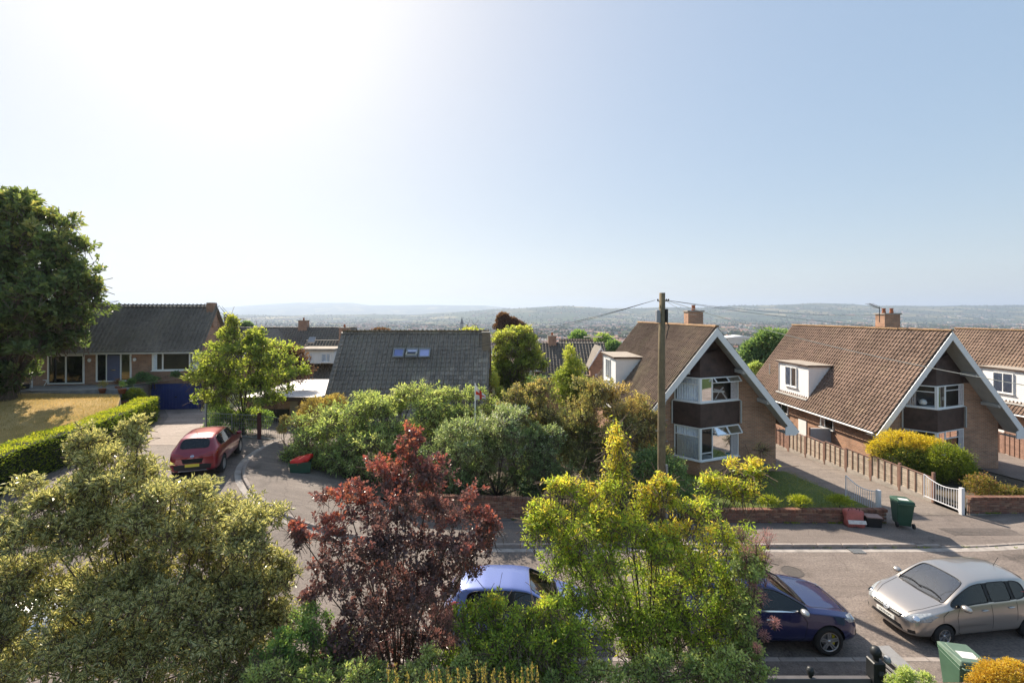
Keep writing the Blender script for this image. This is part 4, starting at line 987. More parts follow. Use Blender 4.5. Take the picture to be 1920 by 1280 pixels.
def car(name, label, spec, paint, loc, rz, lower=None, detail=True):
    root = thing(name, label, 'car', loc, rz)
    me = make_car(spec); res = me
    bvh_bm = bmesh.new(); bvh_bm.from_mesh(res); bvh = BVHTree.FromBMesh(bvh_bm); bvh_bm.free()
    b = split_mesh(res, lambda f: f.material_index == 0); to_obj(b, 'body', paint, root)
    b = split_mesh(res, lambda f: f.material_index == 5)
    if len(b.faces): to_obj(b, 'wheel_arch', M['black'], root, False)
    for mi, nm, mt in ((2, 'pillar_trim', M['black']), (1, 'side_window', M['car_glass']), (3, 'windscreen', M['car_glass_screen']), (4, 'rear_window', M['car_glass'])):
        src = split_mesh(res, lambda f: f.material_index == mi); tmp = bpy.data.meshes.new('x'); src.to_mesh(tmp); isl = islands(src)
        sets = [set(f.index for f in i) for i in isl]; src.free()
        for ids in sets:
            bb = bmesh.new(); bb.from_mesh(tmp); bmesh.ops.delete(bb, geom=[f for f in bb.faces if f.index not in ids], context='FACES')
            edge = [e for e in bb.edges if len(e.link_faces) == 1]
            for v in bb.verts: v.co -= v.normal * (.006 if mi != 2 else .003)
            if mi != 2:                      # black rubber seal round each pane
                nx = {}
                for e in bb.edges:
                    if len(e.link_faces) == 1:
                        for p_, q_ in (e.verts, reversed(e.verts)): nx.setdefault(p_.index, []).append(q_.index)
                bb.verts.ensure_lookup_table()
                if nx:
                    s0 = next(iter(nx)); lp = [s0]; pv_ = None
                    while True:
                        c_ = [k_ for k_ in nx[lp[-1]] if k_ != pv_]
                        if not c_ or c_[0] == s0 or len(lp) > 3000: break
                        pv_ = lp[-1]; lp.append(c_[0])
                    ring_ = [bb.verts[k_].co + bb.verts[k_].normal * .004 for k_ in lp[::2]]
                    if len(ring_) > 4: MB().tube(ring_ + [ring_[0]], .013, 5).build('window_seal', M['black'], root, smooth=True)
            to_obj(bb, nm, mt, root)
    # rubber round the glass
    r_, w_ = spec['wr'], spec['ww']; L = spec['st'][-1][0]
    for i, ax in enumerate(spec['axles']):
        for sg in (-1, 1): wheel(root, ax, sg * (spec['track'] - w_/2), r_, w_, spec['spokes'], spec.get('twin'), spec.get('rim', 'alloy'), spec.get('cal') if i == 0 else None)
    # inside: floor, dash, seats
    sc0, sc1 = spec['screen']; hw = spec['st'][6][2]
    MB().box(sc0 + .1, spec['rear'][0] + .1, -hw*.8, hw*.8, .35, .5).build('floor_pan', M['interior'], root)
    MB().box(sc0 + .12, sc0 + .62, -hw*.82, hw*.82, .55, spec['belt'] - .04).build('dashboard', M['interior'], root, bevel=.05)
    for (sx, sy) in ((sc1 + .35, -.36), (sc1 + .35, .36), (sc1 + 1.25, -.36), (sc1 + 1.25, .36)):
        s_ = MB().box(sx - .45, sx + .08, sy - .24, sy + .24, .5, .66).build('seat', M['interior'], root, bevel=.04)
        MB().hexa([(sx, sy-.23, .6), (sx+.14, sy-.23, .6), (sx+.14, sy+.23, .6), (sx, sy+.23, .6), (sx+.12, sy-.2, 1.14), (sx+.22, sy-.2, 1.14), (sx+.22, sy+.2, 1.14), (sx+.12, sy+.2, 1.14)]).build('seat_back', M['interior'], s_, bevel=.04)
        MB().box(sx+.14, sx+.24, sy-.13, sy+.13, 1.16, 1.36).build('head_rest', M['interior'], s_, bevel=.04)
    swc = Vector((sc0 + .78, .36, spec['belt'] - .06))
    MB().tube([swc + Vector((-.10*math.sin(t)*.6, .18*math.cos(t), .18*math.sin(t))) for t in np.linspace(0, 2*math.pi, 17)], .014, 6).build('steering_wheel', M['interior'], root, smooth=True)
    # lamps, grille, plates
    for sg in (-1, 1):
        hl = patch(bvh, [(sg*a, z) for a, z in spec['headlamp']], 'f', .006, 'headlight', M['lamp_glass'], root)
        c = spec['headlamp_c']; rc = bvh.ray_cast(Vector((-3, sg*c[0], c[1])), Vector((1,0,0)))
        if rc[0] is not None:
            MB().lathe([(.075, .0), (.068, -.012), (.045, -.016), (0, -.018)], 18, (0,0,0), 'z').build('projector', M['chrome'], hl, smooth=True).matrix_basis = Matrix.Translation(rc[0] + rc[1]*.006) @ (-rc[1]).to_track_quat('Z', 'Y').to_matrix().to_4x4()
        patch(bvh, [(sg*a, z) for a, z in spec['taillamp']], 'r', .006, 'tail_light', M['lamp_red'], root)
        if spec.get('fog'): patch(bvh, [(sg*a, z) for a, z in spec['fog']], 'f', .004, 'fog_lamp', M['black'], root)
        # mirror
        mx, mz = spec['mirror']; my = sg * (spec['st'][6][4] + .13)
        bm = bmesh.new(); bmesh.ops.create_uvsphere(bm, u_segments=16, v_segments=10, radius=1)
        for v in bm.verts:
            v.co.x *= .075 + .03 * (v.co.x < 0); v.co.y *= .125; v.co.z *= .078
        mo = to_obj(bm, 'wing_mirror', spec.get('mirror_mat') or paint, root); mo.location = (mx, my, mz + .03)
        MB().bar((mx + .02, my - sg*.05, mz - .01), (mx + .05, my - sg*.17, mz - .045), .05, .03).build('stalk', M['black'], mo).matrix_basis = Matrix.Translation((-mx, -my, -mz - .03))
        # doors
        vw = 'l' if sg < 0 else 's'
        for pts in spec['seams']: seam(bvh, pts, vw, root)
        for (hx, hz) in spec['handles']:
            r = bvh.ray_cast(Vector((hx, sg*3, hz)), Vector((0, -sg, 0)))
            if r[0] is not None: MB().box(-.10, .10, -.016, .016, -.016, .016).build('door_handle', spec.get('handle_mat') or paint, root, smooth=True, bevel=.01, loc=r[0] + Vector((0, sg*.018, 0)))
        if spec.get('rub'): seam(bvh, spec['rub'], vw, root, .045, .012, 'rubbing_strip', spec.get('rub_mat') or paint)
        if spec.get('sill'): seam(bvh, spec['sill'], vw, root, spec.get('sill_w', .05), .01, 'sill_trim', spec.get('sill_mat') or M['chrome'])
        if spec.get('belt_trim'): seam(bvh, spec['belt_trim'], vw, root, .03, .008, 'window_trim', M['chrome'])
    seam(bvh, [(sc0 - .01, -hw*.62), (sc0 - .05, 0), (sc0 - .01, hw*.62)], 't', root, .05, .006, 'scuttle', M['black'])
    for y0, y1 in ((-.52, .10), (.02, .62)):
        pts = []
        for t in np.linspace(0, 1, 7):
            yy = y0 + (y1 - y0) * t; r = bvh.ray_cast(Vector((sc0 + .05 + .05*math.sin(t*3), yy, 4)), Vector((0,0,-1)))
            if r[0] is not None: pts.append(r[0] + Vector((-.01, 0, .02)))
        if len(pts) > 2: MB().tube(pts, .011, 5).build('wiper', M['black'], root)
    for pts in spec.get('bonnet', ()): seam(bvh, pts, 't', root, .011)
    for nm, out, mt in spec['front']: patch(bvh, out, 'f', .004, nm, M[mt], root)
    for nm, out, mt in spec.get('back', ()): patch(bvh, out, 'r', .004, nm, M[mt], root)
    if lower: 
        for sg in (-1, 1): seam(bvh, lower, 'l' if sg < 0 else 's', root, .12, .006, 'lower_cladding', M['black'])
    # aerial
    r = bvh.ray_cast(Vector((spec['aerial'], 0, 4)), Vector((0,0,-1)))
    if r[0] is not None: MB().tube([r[0], r[0] + Vector((.16, 0, .22))], .006, 5).build('aerial', M['black'], root)
    return root, bvh

def emblem(root, bvh, y, z, r, front=True):
    q = bvh.ray_cast(Vector((-3 if front else 9, y, z)), Vector((1 if front else -1, 0, 0)))
    if q[0] is None: return
    e = MB(); e.lathe([(r, 0), (r*.98, .012), (r*.8, .012), (r*.8, .0)], 24); e.box(-r*1.15, r*1.15, -r*.22, r*.22, .002, .016)
    o = e.build('emblem', M['chrome'], root); o.matrix_basis = Matrix.Translation(q[0] + q[1]*.004) @ q[1].to_track_quat('Z', 'Y').to_matrix().to_4x4()
def plate(root, bvh, text, z, front, mat):
    q = bvh.ray_cast(Vector((-3 if front else 9, 0, z)), Vector((1 if front else -1, 0, 0))); x = q[0].x + (-.02 if front else .02)
    p = MB().box(-.26, .26, -.056, .056, -.006, .006).build('number_plate', M[mat], root, bevel=.003)
    rot = Euler((R(90), 0, R(-90) if front else R(90))); p.location = (x, 0, z); p.rotation_euler = rot
    if text: text_on(p, text, .085, (0, 0, .0075), (0, 0, 0), M['black'])

# x runs from the nose (0) to the tail;      x     zb    w    zs    wb    zt    wt
HATCH = dict(st=[(0.00,.26,.44,.50,.42,.58,.36),(.05,.21,.62,.58,.58,.66,.46),(.20,.19,.745,.69,.70,.765,.55),(.45,.19,.815,.80,.77,.865,.62),(.78,.19,.838,.885,.795,.95,.67),(1.02,.19,.842,.93,.80,1.005,.70),
                 (1.10,.19,.843,.945,.802,1.06,.695),(1.45,.19,.845,.965,.80,1.29,.645),(1.78,.19,.845,.98,.80,1.455,.60),(1.92,.19,.845,.985,.80,1.49,.585),(2.22,.19,.845,.99,.80,1.525,.575),(2.30,.19,.845,.992,.80,1.53,.575),
                 (2.95,.19,.843,1.0,.795,1.53,.57),(3.03,.19,.842,1.005,.792,1.525,.568),(3.45,.20,.838,1.02,.78,1.49,.555),(3.62,.21,.832,1.03,.775,1.455,.54),(3.86,.22,.81,1.05,.745,1.14,.58),(3.98,.24,.76,.96,.70,1.02,.54),(4.08,.32,.60,.78,.56,.84,.44)],
    side=(1.2,3.40), pillars=((2.2,2.32),(2.94,3.05)), screen=(1.05,1.80), rear=(3.62,3.86), axles=(.84,3.44), wr=.295, ww=.185, track=.84, spokes=6, rim='alloy', belt=.97,
    headlamp=[(.44,.60),(.62,.57),(.79,.66),(.80,.80),(.72,.845),(.58,.76),(.47,.67)], headlamp_c=(.66,.69), taillamp=[(.58,.70),(.74,.72),(.72,1.2),(.62,1.2)], fog=[(.56,.30),(.68,.32),(.68,.40),(.56,.38)],
    mirror=(1.36,1.0), seams=[[(1.26,.35),(1.22,.75),(1.30,.95)],[(2.27,.30),(2.27,.98)],[(1.26,.35),(1.36,.28),(3.02,.28)],[(3.02,.55),(3.05,1.0)],[(.80,.60),(.83,.8),(1.0,.92)]],
    handles=((2.05,.87),(2.86,.89)), rub=[(1.28,.50),(2.22,.50)], sill=[(1.2,.225),(3.05,.225)], sill_w=.03, aerial=3.4,
    bonnet=[[(.18,-.45),(.5,-.56),(1.0,-.62)],[(.18,.45),(.5,.56),(1.0,.62)]],
    front=[('grille', [(-.42,.66),(.42,.66),(.36,.555),(-.36,.555)], 'black'), ('grille_bar', [(-.40,.622),(.40,.622),(.40,.608),(-.40,.608)], 'soffit'), ('lower_grille', [(-.40,.40),(.40,.40),(.46,.31),(-.46,.31)], 'black')],
    back=[('bumper_insert', [(-.5,.34),(.5,.34),(.5,.42),(-.5,.42)], 'black')])
silver = car_paint('silver_beige_paint', (.50,.455,.42), .75, .28)
CARS = {}
root, bv = car('parked_car', 'silver-beige hatchback parked nose towards the dark blue car', HATCH, silver, (10.25, 12.5, h(11, 12.7)), R(7))
emblem(root, bv, 0, .635, .075); plate(root, bv, 'VX10 KPY', .475, True, 'plate_white'); plate(root, bv, '', .7, False, 'plate_yellow')
# tax disc / sun strip card seen behind the windscreen
SUV = dict(st=[(0.00,.34,.50,.62,.48,.72,.42),(.06,.28,.70,.72,.66,.82,.52),(.25,.26,.86,.86,.81,.92,.64),(.60,.26,.935,.97,.88,1.01,.70),(1.05,.26,.945,1.03,.90,1.07,.74),(1.32,.26,.945,1.05,.905,1.11,.745),
               (1.40,.26,.945,1.06,.905,1.16,.74),(1.80,.26,.945,1.075,.905,1.40,.69),(2.15,.26,.945,1.09,.905,1.58,.65),(2.30,.26,.945,1.095,.905,1.62,.635),(2.60,.26,.945,1.10,.905,1.645,.63),(2.70,.26,.945,1.10,.905,1.65,.63),
               (3.45,.26,.945,1.115,.90,1.64,.62),(3.55,.26,.945,1.12,.90,1.635,.615),(3.95,.28,.94,1.14,.885,1.59,.60),(4.12,.29,.93,1.15,.87,1.56,.585),(4.42,.31,.90,1.14,.83,1.22,.64),(4.56,.34,.85,1.02,.79,1.10,.60),(4.66,.42,.70,.86,.66,.94,.5)],
    side=(1.5,3.98), pillars=((2.58,2.72),(3.44,3.57)), screen=(1.35,2.17), rear=(4.12,4.42), axles=(.93,3.74), wr=.365, ww=.245, track=.945, spokes=5, twin=True, rim='alloy', belt=1.07, cal=pm('yellow_caliper', (.55,.48,.04), .4, .1),
    headlamp=[(.50,.78),(.66,.73),(.85,.80),(.86,.90),(.74,.92),(.54,.86)], headlamp_c=(.70,.83), taillamp=[(.5,.92),(.80,.92),(.82,1.08),(.52,1.06)], fog=[(.60,.40),(.78,.42),(.78,.56),(.60,.54)],
    mirror=(1.62,1.13), seams=[[(1.55,.45),(1.48,.85),(1.62,1.06)],[(2.66,.40),(2.66,1.09)],[(1.55,.45),(1.65,.38),(3.4,.38)],[(3.42,.62),(3.56,.85),(3.52,1.11)]],
    handles=((2.42,.93),(3.30,.95)), sill=[(1.42,.315),(3.2,.315)], sill_w=.035, belt_trim=[(1.70,1.105),(3.4,1.135)], aerial=3.95,
    bonnet=[[(.3,-.50),(.7,-.62),(1.25,-.68)],[(.3,.50),(.7,.62),(1.25,.68)]],
    front=[('grille', [(-.40,.80),(.40,.80),(.46,.66),(.30,.46),(-.30,.46),(-.46,.66)], 'black'), ('lower_grille', [(-.6,.40),(.6,.40),(.5,.34),(-.5,.34)], 'black')], back=[('bumper_insert', [(-.62,.42),(.62,.42),(.62,.56),(-.62,.56)], 'black')])
SUV['mirror_mat'] = pm('satin_mirror', (.5,.5,.5), .3, .05, metal=.7); SUV['handle_mat'] = M['chrome']
navy = car_paint('navy_blue_paint', (.012,.018,.095), .35, .25)
root, bv = car('parked_car', 'dark blue estate car with twin-spoke alloy wheels beside the yellow tree', SUV, navy, (8.93, 12.42, h(8, 12.4)), R(180))
plate(root, bv, '', .6, True, 'plate_white')
# light blue hatchback glimpsed between the shrubs
lb = dict(HATCH); blue = car_paint('light_blue_paint', (.15,.20,.47), .3, .3)
root, bv = car('parked_car', 'light blue hatchback glimpsed between the purple bush and yellow tree', lb, blue, (2.25, 12.42, 0), R(180))
wh2 = dict(HATCH); white = car_paint('white_paint', (.62,.63,.64), .0, .3)
root, bv = car('parked_car', 'white hatchback mostly hidden behind the variegated holly', wh2, white, (-11.8, 12.0, h(-13, 12.0) + .02), R(180))
# red crossover standing in the turning, seen from behind
RS = dict(SUV); RS.update(twin=False, spokes=10, cal=None, belt_trim=None, sill=None, mirror_mat=None, handle_mat=None, mirror=(1.6,1.12), taillamp=[(.30,.99),(.86,.96),(.88,1.10),(.55,1.08)])
RS['back'] = [('lower_bumper', [(-.80,.36),(.80,.36),(.84,.62),(.45,.66),(-.45,.66),(-.84,.62)], 'black'), ('skid_plate', [(-.55,.36),(.55,.36),(.5,.42),(-.5,.42)], 'alloy'), ('plate_recess', [(-.4,.88),(.4,.88),(.34,.70),(-.34,.70)], 'seam')]
red = car_paint('red_paint', (.24,.012,.026), .35, .28)
root, bv = car('parked_car', 'red crossover parked by the curved kerb beyond the holly', RS, red, (0, 0, 0), 0, lower=[(.2,.36),(4.4,.36)])
hd = R(108)                                   # heading: away from us
nose = Vector((-14.85, 23.55)); root.location = (nose.x, nose.y, h(-14, 21.0)); root.rotation_euler = (0, 0, hd + math.pi); root.scale = (1, 1, 1.06)
plate(root, bv, '', .62, False, 'plate_yellow'); emblem(root, bv, 0, .97, .06, False)
# ------------------------------------------------------------------ brick garden walls
brick_mats = [pm('wall_brick_%s' % k, c, .88, .3, 12, .4, 60, rand=.3) for k, c in (('red', (.23,.105,.07)), ('brown', (.17,.085,.062)), ('buff', (.26,.15,.10)))]
M['mortar'] = pm('mortar', (.25,.225,.20), .95, .25, 10)
brick_me = [MB().box(-.1075, .1075, -.051, .051, -.0325, .0325).mesh('brick', mt) for mt in brick_mats]
half_me = [MB().box(-.051, .051, -.051, .051, -.0325, .0325).mesh('brick', mt) for mt in brick_mats]
cop_me = [MB().box(-.0325, .0325, -.115, .115, -.055, .055).mesh('coping_brick', mt) for mt in brick_mats]
def garden_wall(label, a, b, height, z0=None, coping=True, base=0):
    a, b = Vector((*a, 0)), Vector((*b, 0)); L = (b - a).length; ang = math.atan2((b-a).y, (b-a).x)
    za = h(a.x, a.y) + .10 if z0 is None else z0
    root = thing('garden_wall', label, 'wall', (a.x, a.y, za), ang)
    slope = math.atan2((h(b.x, b.y) + .10 if z0 is None else z0) - za, L); root.rotation_euler = (0, -slope, ang)
    rows = int(height / .075)
    MB().box(.004, L - .004, -.046, .096, -.4, rows * .075 - .004).build('mortar_core', M['mortar'], root)
    for j in range(rows):
        x = -.11 if j % 2 else 0.0; z = j * .075 + .036
        while x < L - .05:
            x0, x1 = max(0, x), min(L, x + .215)
            if x1 - x0 > .09:
                me = random.choice(brick_me); o = obj('brick', me, root, ((x0+x1)/2, random.uniform(-.004,.004), z), None, ((x1-x0)/.215, 1, 1))
            x += .225
    if coping:
        x = .035
        while x < L:
            obj('coping_brick', random.choice(cop_me), root, (x, .02, rows*.075 + .055), (random.uniform(-.015,.015), 0, random.uniform(-.02,.02))); x += .075
    return root
garden_wall('low brick wall along the front lawn of the chalet behind the pole', (7.0, 18.68), (15.3, 18.68), .45)
garden_wall('brick wall below the dark shrubs beside the iron gate', (-4.5, 19.05), (1.75, 18.95), .75)
garden_wall('brick wall under the flowering shrubs right of the white gate', (19.62, 19.6), (26.5, 19.95), .62)
garden_wall('near brick wall at the bottom right beside the golden shrub', (8.3, 9.35), (13.0, 9.35), .75, .1)
# front lawn and borders of house A
M['lawn'] = asphalt('lawn_grass', (.12,.155,.04), (.20,.21,.065), .8, 55)
structure(obj('front_lawn', strip('front_lawn', [(x, 18.82) for x in np.linspace(6.2, 15.35, 14)], [(x, 24.98) for x in np.linspace(6.2, 14.9, 14)], 0, M['lawn'], 8, hh=lambda x, y: .42 - .06*(y-18.8) )))
structure(obj('garden_bed', strip('garden_bed', [(x, y + .12) for x, y in BACK if x < 6.4], [(x, 31) for x in np.linspace(6.3, -9.8, sum(1 for q in BACK if q[0] < 6.4))], .16, M['soil'], 10)))
structure(obj('front_garden', strip('front_garden', [(x, 19.75 + .05*(x-19.6)) for x in np.linspace(19.5, 40, 20)], [(x, 27.0) for x in np.linspace(19.5, 40, 20)], .25, M['soil'], 8)))
structure(obj('house_drive', strip('house_drive', [(x, 19.9 + .05*(x-19.6)) for x in np.linspace(27, 36, 8)], [(x, 46) for x in np.linspace(29.2, 36, 8)], .30, M['footway'], 10)))

# ------------------------------------------------------------------ lapped fence by the side drive
def fence(label, p0, p1, n_pan, hgt, board, post, base=True, gz=None, steps=None):
    root = thing('lap_fence', label, 'fence', (p0[0], p0[1], 0)); a = Vector((0,0,0)); d = Vector((p1[0]-p0[0], p1[1]-p0[1], 0)) / n_pan; u = d.normalized(); L = d.length; nrm = Vector((-u.y, u.x, 0)); ang = math.atan2(u.y, u.x)
    if nrm.x > 0: nrm = -nrm
    for k in range(n_pan + 1):
        q = d * k; z = h(p0[0]+q.x, p0[1]+q.y)
        MB().box(-.05, .05, -.05, .05, -.2, hgt + .27).build('post', post, root, loc=(q.x, q.y, z), rot=(0, 0, ang))
    for k in range(n_pan):
        q = d * k + d * .5; z = (h(p0[0]+(d*k).x, p0[1]+(d*k).y) + h(p0[0]+(d*(k+1)).x, p0[1]+(d*(k+1)).y))/2
        hh = hgt if steps is None else steps[k]
        pn = obj('panel', None, root, (q.x, q.y, z), (0, 0, ang))
        if base: MB().box(-L/2+.05, L/2-.05, -.03, .03, -.2, .26).build('gravel_board', M['concrete'], pn)
        nb = int(hh / .105)
        sgn = 1 if (Matrix.Rotation(ang, 3, 'Z') @ Vector((0,1,0))).dot(nrm) > 0 else -1
        for j in range(nb):
            zz = .27 + j * .105; y0 = .012 * sgn
            MB().hexa([(-L/2+.05, y0-.008, zz-.012), (L/2-.05, y0-.008, zz-.012), (L/2-.05, y0+.004, zz-.012), (-L/2+.05, y0+.004, zz-.012), (-L/2+.05, -.014*sgn-.004, zz+.11), (L/2-.05, -.014*sgn-.004, zz+.11), (L/2-.05, -.014*sgn+.006, zz+.11), (-L/2+.05, -.014*sgn+.006, zz+.11)]).build('slat', board, pn)
        for j in range(5):
            x = -L/2 + .08 + (L - .16) * j / 4
            MB().box(x-.02, x+.02, *sorted((.022*sgn, .048*sgn)), .25, .27 + hh).build('batten', post, pn)
        MB().box(-L/2+.05, L/2-.05, -.035, .04, .27 + hh, .30 + hh).build('capping', post, pn)
    return root
fence('weathered lap fence with red-brown battens along the side drive', (19.5, 21.1), (19.5, 32.1), 6, 1.15, M['fence_wood'], M['fence_red'], steps=[.95,1.05,1.05,1.1,1.15,1.2])
fence('dark brown lap fence beside the side drive near the chalet', (19.5, 32.2), (19.5, 40.0), 4, 1.25, M['fence_red'], M['fence_red'])
fence('red-brown lap fence beyond the second chalet', (32.0, 25.8), (34.8, 33.5), 4, 1.5, M['fence_red'], M['fence_red'])
# little grey door standing by the fence
gd = thing('garden_gate', 'pale grey boarded gate across the side passage', 'gate', (19.9, 30.6, h(20, 30.6)))
MB().box(.05, 1.75, -.02, .02, .1, 1.85).build('gate_leaf', pm('pale_grey_paint', (.45,.47,.5), .7, .15), gd)
MB().box(.0, .09, -.06, .06, 0, 2.0).build('gate_post', M['fence_red'], gd); MB().box(1.76, 1.86, -.06, .06, 0, 2.0).build('gate_post', M['soffit'], gd)
MB().box(.05, 1.76, -.04, .04, 1.852, 1.92).build('top_rail', M['white'], gd)

# ------------------------------------------------------------------ white drive gates, standing open
def white_gate(label, hinge, tip, hg):
    z = h(*hinge) + .05; d = Vector((tip[0]-hinge[0], tip[1]-hinge[1], 0)); L = d.length
    root = thing('drive_gate', label, 'gate', (hinge[0], hinge[1], z), math.atan2(d.y, d.x))
    MB().box(-.07, .07, -.07, .07, -.1, 1.12).build('gate_post', M['metal_white'], root, bevel=.008)
    fr = MB(); fr.bar((.1,0,.12), (L,0,.12), .04, .04); fr.tube([(.12,0,.05), (.12,0,1.02)], .024, 8); fr.tube([(L,0,.05), (L,0,hg)], .024, 8)
    fr.build('frame', M['metal_white'], root)
    top = [(L*t + .1*(1-t), 0, 1.02 + (hg - 1.02)*t - .18*math.sin(math.pi*t)) for t in np.linspace(0, 1, 9)]
    MB().tube(top, .02, 6).build('top_rail', M['metal_white'], root)
    for k in range(1, 14):
        t = k / 14; x = .1 + (L-.1)*t; zt = 1.02 + (hg-1.02)*t - .18*math.sin(math.pi*t)
        MB().tube([(x, 0, .12), (x, 0, zt)], .011, 6).build('bar', M['metal_white'], root)
    return root
white_gate('white metal drive gate standing open against the lap fence', (19.35, 19.62), (19.25, 21.3), 1.12)
white_gate('white metal drive gate standing open beside the lawn, behind the bin', (15.55, 19.35), (15.45, 21.1), 1.12)

# ------------------------------------------------------------------ wheelie bins
def wheelie(label, loc, rz, mat, lid_mat=None, stick=True):
    root = thing('wheelie_bin', label, 'bin', loc, rz)
    b = MB(); 
    lo = [(-.22,-.26,.04),(.22,-.26,.04),(.22,.22,.04),(-.22,.22,.04)]; mi = [(-.28,-.34,.88),(.28,-.34,.88),(.28,.34,.88),(-.28,.34,.88)]; hi = [(-.29,-.36,.98),(.29,-.36,.98),(.29,.36,.98),(-.29,.36,.98)]
    b.hexa(lo + mi); b.hexa([(x*1.03, y*1.03, z) for x, y, z in mi] + [(x*1.0, y, z) for x, y, z in hi]); b.build('body', mat, root, bevel=.012)
    l_ = MB(); l_.hexa([(-.30,-.38,.985),(.30,-.38,.985),(.30,.40,.985),(-.30,.40,.985),(-.27,-.33,1.03),(.27,-.33,1.03),(.27,.36,1.075),(-.27,.36,1.075)])
    lid = l_.build('lid', lid_mat or mat, root, bevel=.014)
    MB().box(-.2, .2, -.26, .26, 1.03, 1.062).build('lid_panel', lid_mat or mat, lid, bevel=.01)
    if stick: MB().hexa([(-.16,.0,1.063),(.16,.0,1.063),(.16,.22,1.064),(-.16,.22,1.064),(-.16,.0,1.068),(.16,.0,1.068),(.16,.22,1.069),(-.16,.22,1.069)]).build('sticker', pm('paper_sticker', (.62,.62,.6), .7, .3, 9), lid)
    MB().tube([(-.27,.40,.95), (-.27,.47,.97), (.27,.47,.97), (.27,.40,.95)], .018, 8).build('handle', lid_mat or mat, root)
    for k in (-.16, 0, .16): MB().box(k-.015, k+.015, -.318, -.27, .15, .8).build('rib', mat, root)
    for s in (-1, 1):
        MB().lathe([(.02, -.03), (.10, -.03), (.10, .03), (.02, .03)], 18, (0,0,0), 'y').build('wheel', M['rubber'], root, smooth=False).matrix_basis = Matrix.Translation((s*.27, .30, .10)) @ Matrix.Rotation(R(90), 4, 'Z')
    return root
wheelie('dark green wheelie bin on the pavement beside the open drive gate', (15.75, 18.42, .13), R(160), M['bin_green'], None)
wheelie('pale green wheelie bin on the near pavement next to the golden shrub', (9.95, 10.05, .12), R(168), M['bin_green_pale'], pm('faded_lid', (.10,.155,.115), .55, .3, 3))
wheelie('green wheelie bin at the edge of view below the clipped hedge', (-16.15, 14.3, h(-16.2, 14.3) + .02), R(100), M['bin_green'], M['bin_green_pale'])

# ------------------------------------------------------------------ recycling on the pavement
rb = thing('recycling_bag', 'faded pink recycling sack slumped against the low brick wall', 'bag', (13.75, 18.3, .13), R(-6))
bm = bmesh.new(); bmesh.ops.create_cube(bm, size=1); bmesh.ops.subdivide_edges(bm, edges=bm.edges, cuts=5, use_grid_fill=True)
for v in bm.verts:
    x, y, z = v.co; bul = 1 + .22 * (.25 - z*z); v.co = Vector((x*.62*bul + .03*math.sin(9*z+4*y), (y*.24*bul) + .12*(z+.5) + .02*math.sin(13*x), (z+.5)*.62 + .03*math.sin(8*x+2)))
to_obj(bm, 'sack', pm('pink_sack', (.42,.12,.10), .65, .3, 5), rb)
MB().hexa([(-.33,-.20,.16),(.34,-.20,.16),(.34,-.14,.28),(-.33,-.14,.28),(-.33,-.19,.17),(.34,-.19,.17),(.34,-.125,.285),(-.33,-.125,.285)]).build('print', pm('white_print', (.62,.58,.55), .7, .3, 8), rb)
for s in (-1, 1): MB().tube([(s*.14 - .08, .05, .58), (s*.14 - .05, .02, .70), (s*.14 + .05, .02, .70), (s*.14 + .08, .05, .58)], .012, 6).build('strap', M['black'], rb)
def crate(name, label, loc, rz, m, lidm, w=.55, d=.38, hh=.36, lid=True):
    root = thing(name, label, 'crate', loc, rz); k = .88
    o = [(-w/2*k,-d/2*k,0),(w/2*k,-d/2*k,0),(w/2*k,d/2*k,0),(-w/2*k,d/2*k,0),(-w/2,-d/2,hh),(w/2,-d/2,hh),(w/2,d/2,hh),(-w/2,d/2,hh)]; t = .02
    i_ = [(-w/2*k+t,-d/2*k+t,t),(w/2*k-t,-d/2*k+t,t),(w/2*k-t,d/2*k-t,t),(-w/2*k+t,d/2*k-t,t),(-w/2+t,-d/2+t,hh),(w/2-t,-d/2+t,hh),(w/2-t,d/2-t,hh),(-w/2+t,d/2-t,hh)]
    MB().add(o + i_, [(0,3,2,1),(0,1,5,4),(1,2,6,5),(2,3,7,6),(3,0,4,7),(8,9,10,11),(8,12,13,9),(9,13,14,10),(10,14,15,11),(11,15,12,8),(4,5,13,12),(5,6,14,13),(6,7,15,14),(7,4,12,15)]).build('box', m, root)
    MB().box(-w/2-.02, w/2+.02, -d/2-.02, -d/2-.002, hh-.05, hh).build('rim', m, root); MB().box(-w/2-.02, w/2+.02, d/2+.002, d/2+.02, hh-.05, hh).build('rim', m, root)
    if lid: MB().box(-w/2-.01, w/2+.01, -d/2-.01, d/2+.01, hh+.004, hh+.05).build('lid', lidm, root, bevel=.012)
    return root
crate('recycling_crate', 'black recycling box with a pale lid beside the pink sack', (14.5, 18.35, .13), R(-12), M['black'], pm('pale_brown_lid', (.33,.22,.19), .7, .3, 5))
gc = crate('recycling_crate', 'green recycling box with a red sack on the corner pavement', (-10.05, 21.7, h(-10, 21.7) + .12), R(20), M['bin_green'], None, .95, .62, .5, False)
rs = thing('red_sack', 'bright red mesh sack lying in the green recycling box', 'bag', (-10.02, 21.72, h(-10, 21.7) + .42), R(20))
bm = bmesh.new(); bmesh.ops.create_uvsphere(bm, u_segments=24, v_segments=14, radius=1)
for v in bm.verts:
    a = math.atan2(v.co.y, v.co.x); k = 1 + .10*math.sin(6*a) + .06*math.sin(11*a + 5*v.co.z); v.co = Vector((v.co.x*.48*k + .1*v.co.z, v.co.y*.32*k, v.co.z*.24 + .2 + .18*max(0, v.co.x)))
to_obj(bm, 'sack', pm('red_sack', (.62,.03,.02), .5, .3, 6), rs)
for t in (-.2, -.03, .14, .28): MB().tube([(t, -.27, .12), (t+.03, -.22, .30), (t+.05, -.05, .40)], .010, 5).build('cord', M['pot'], rs)

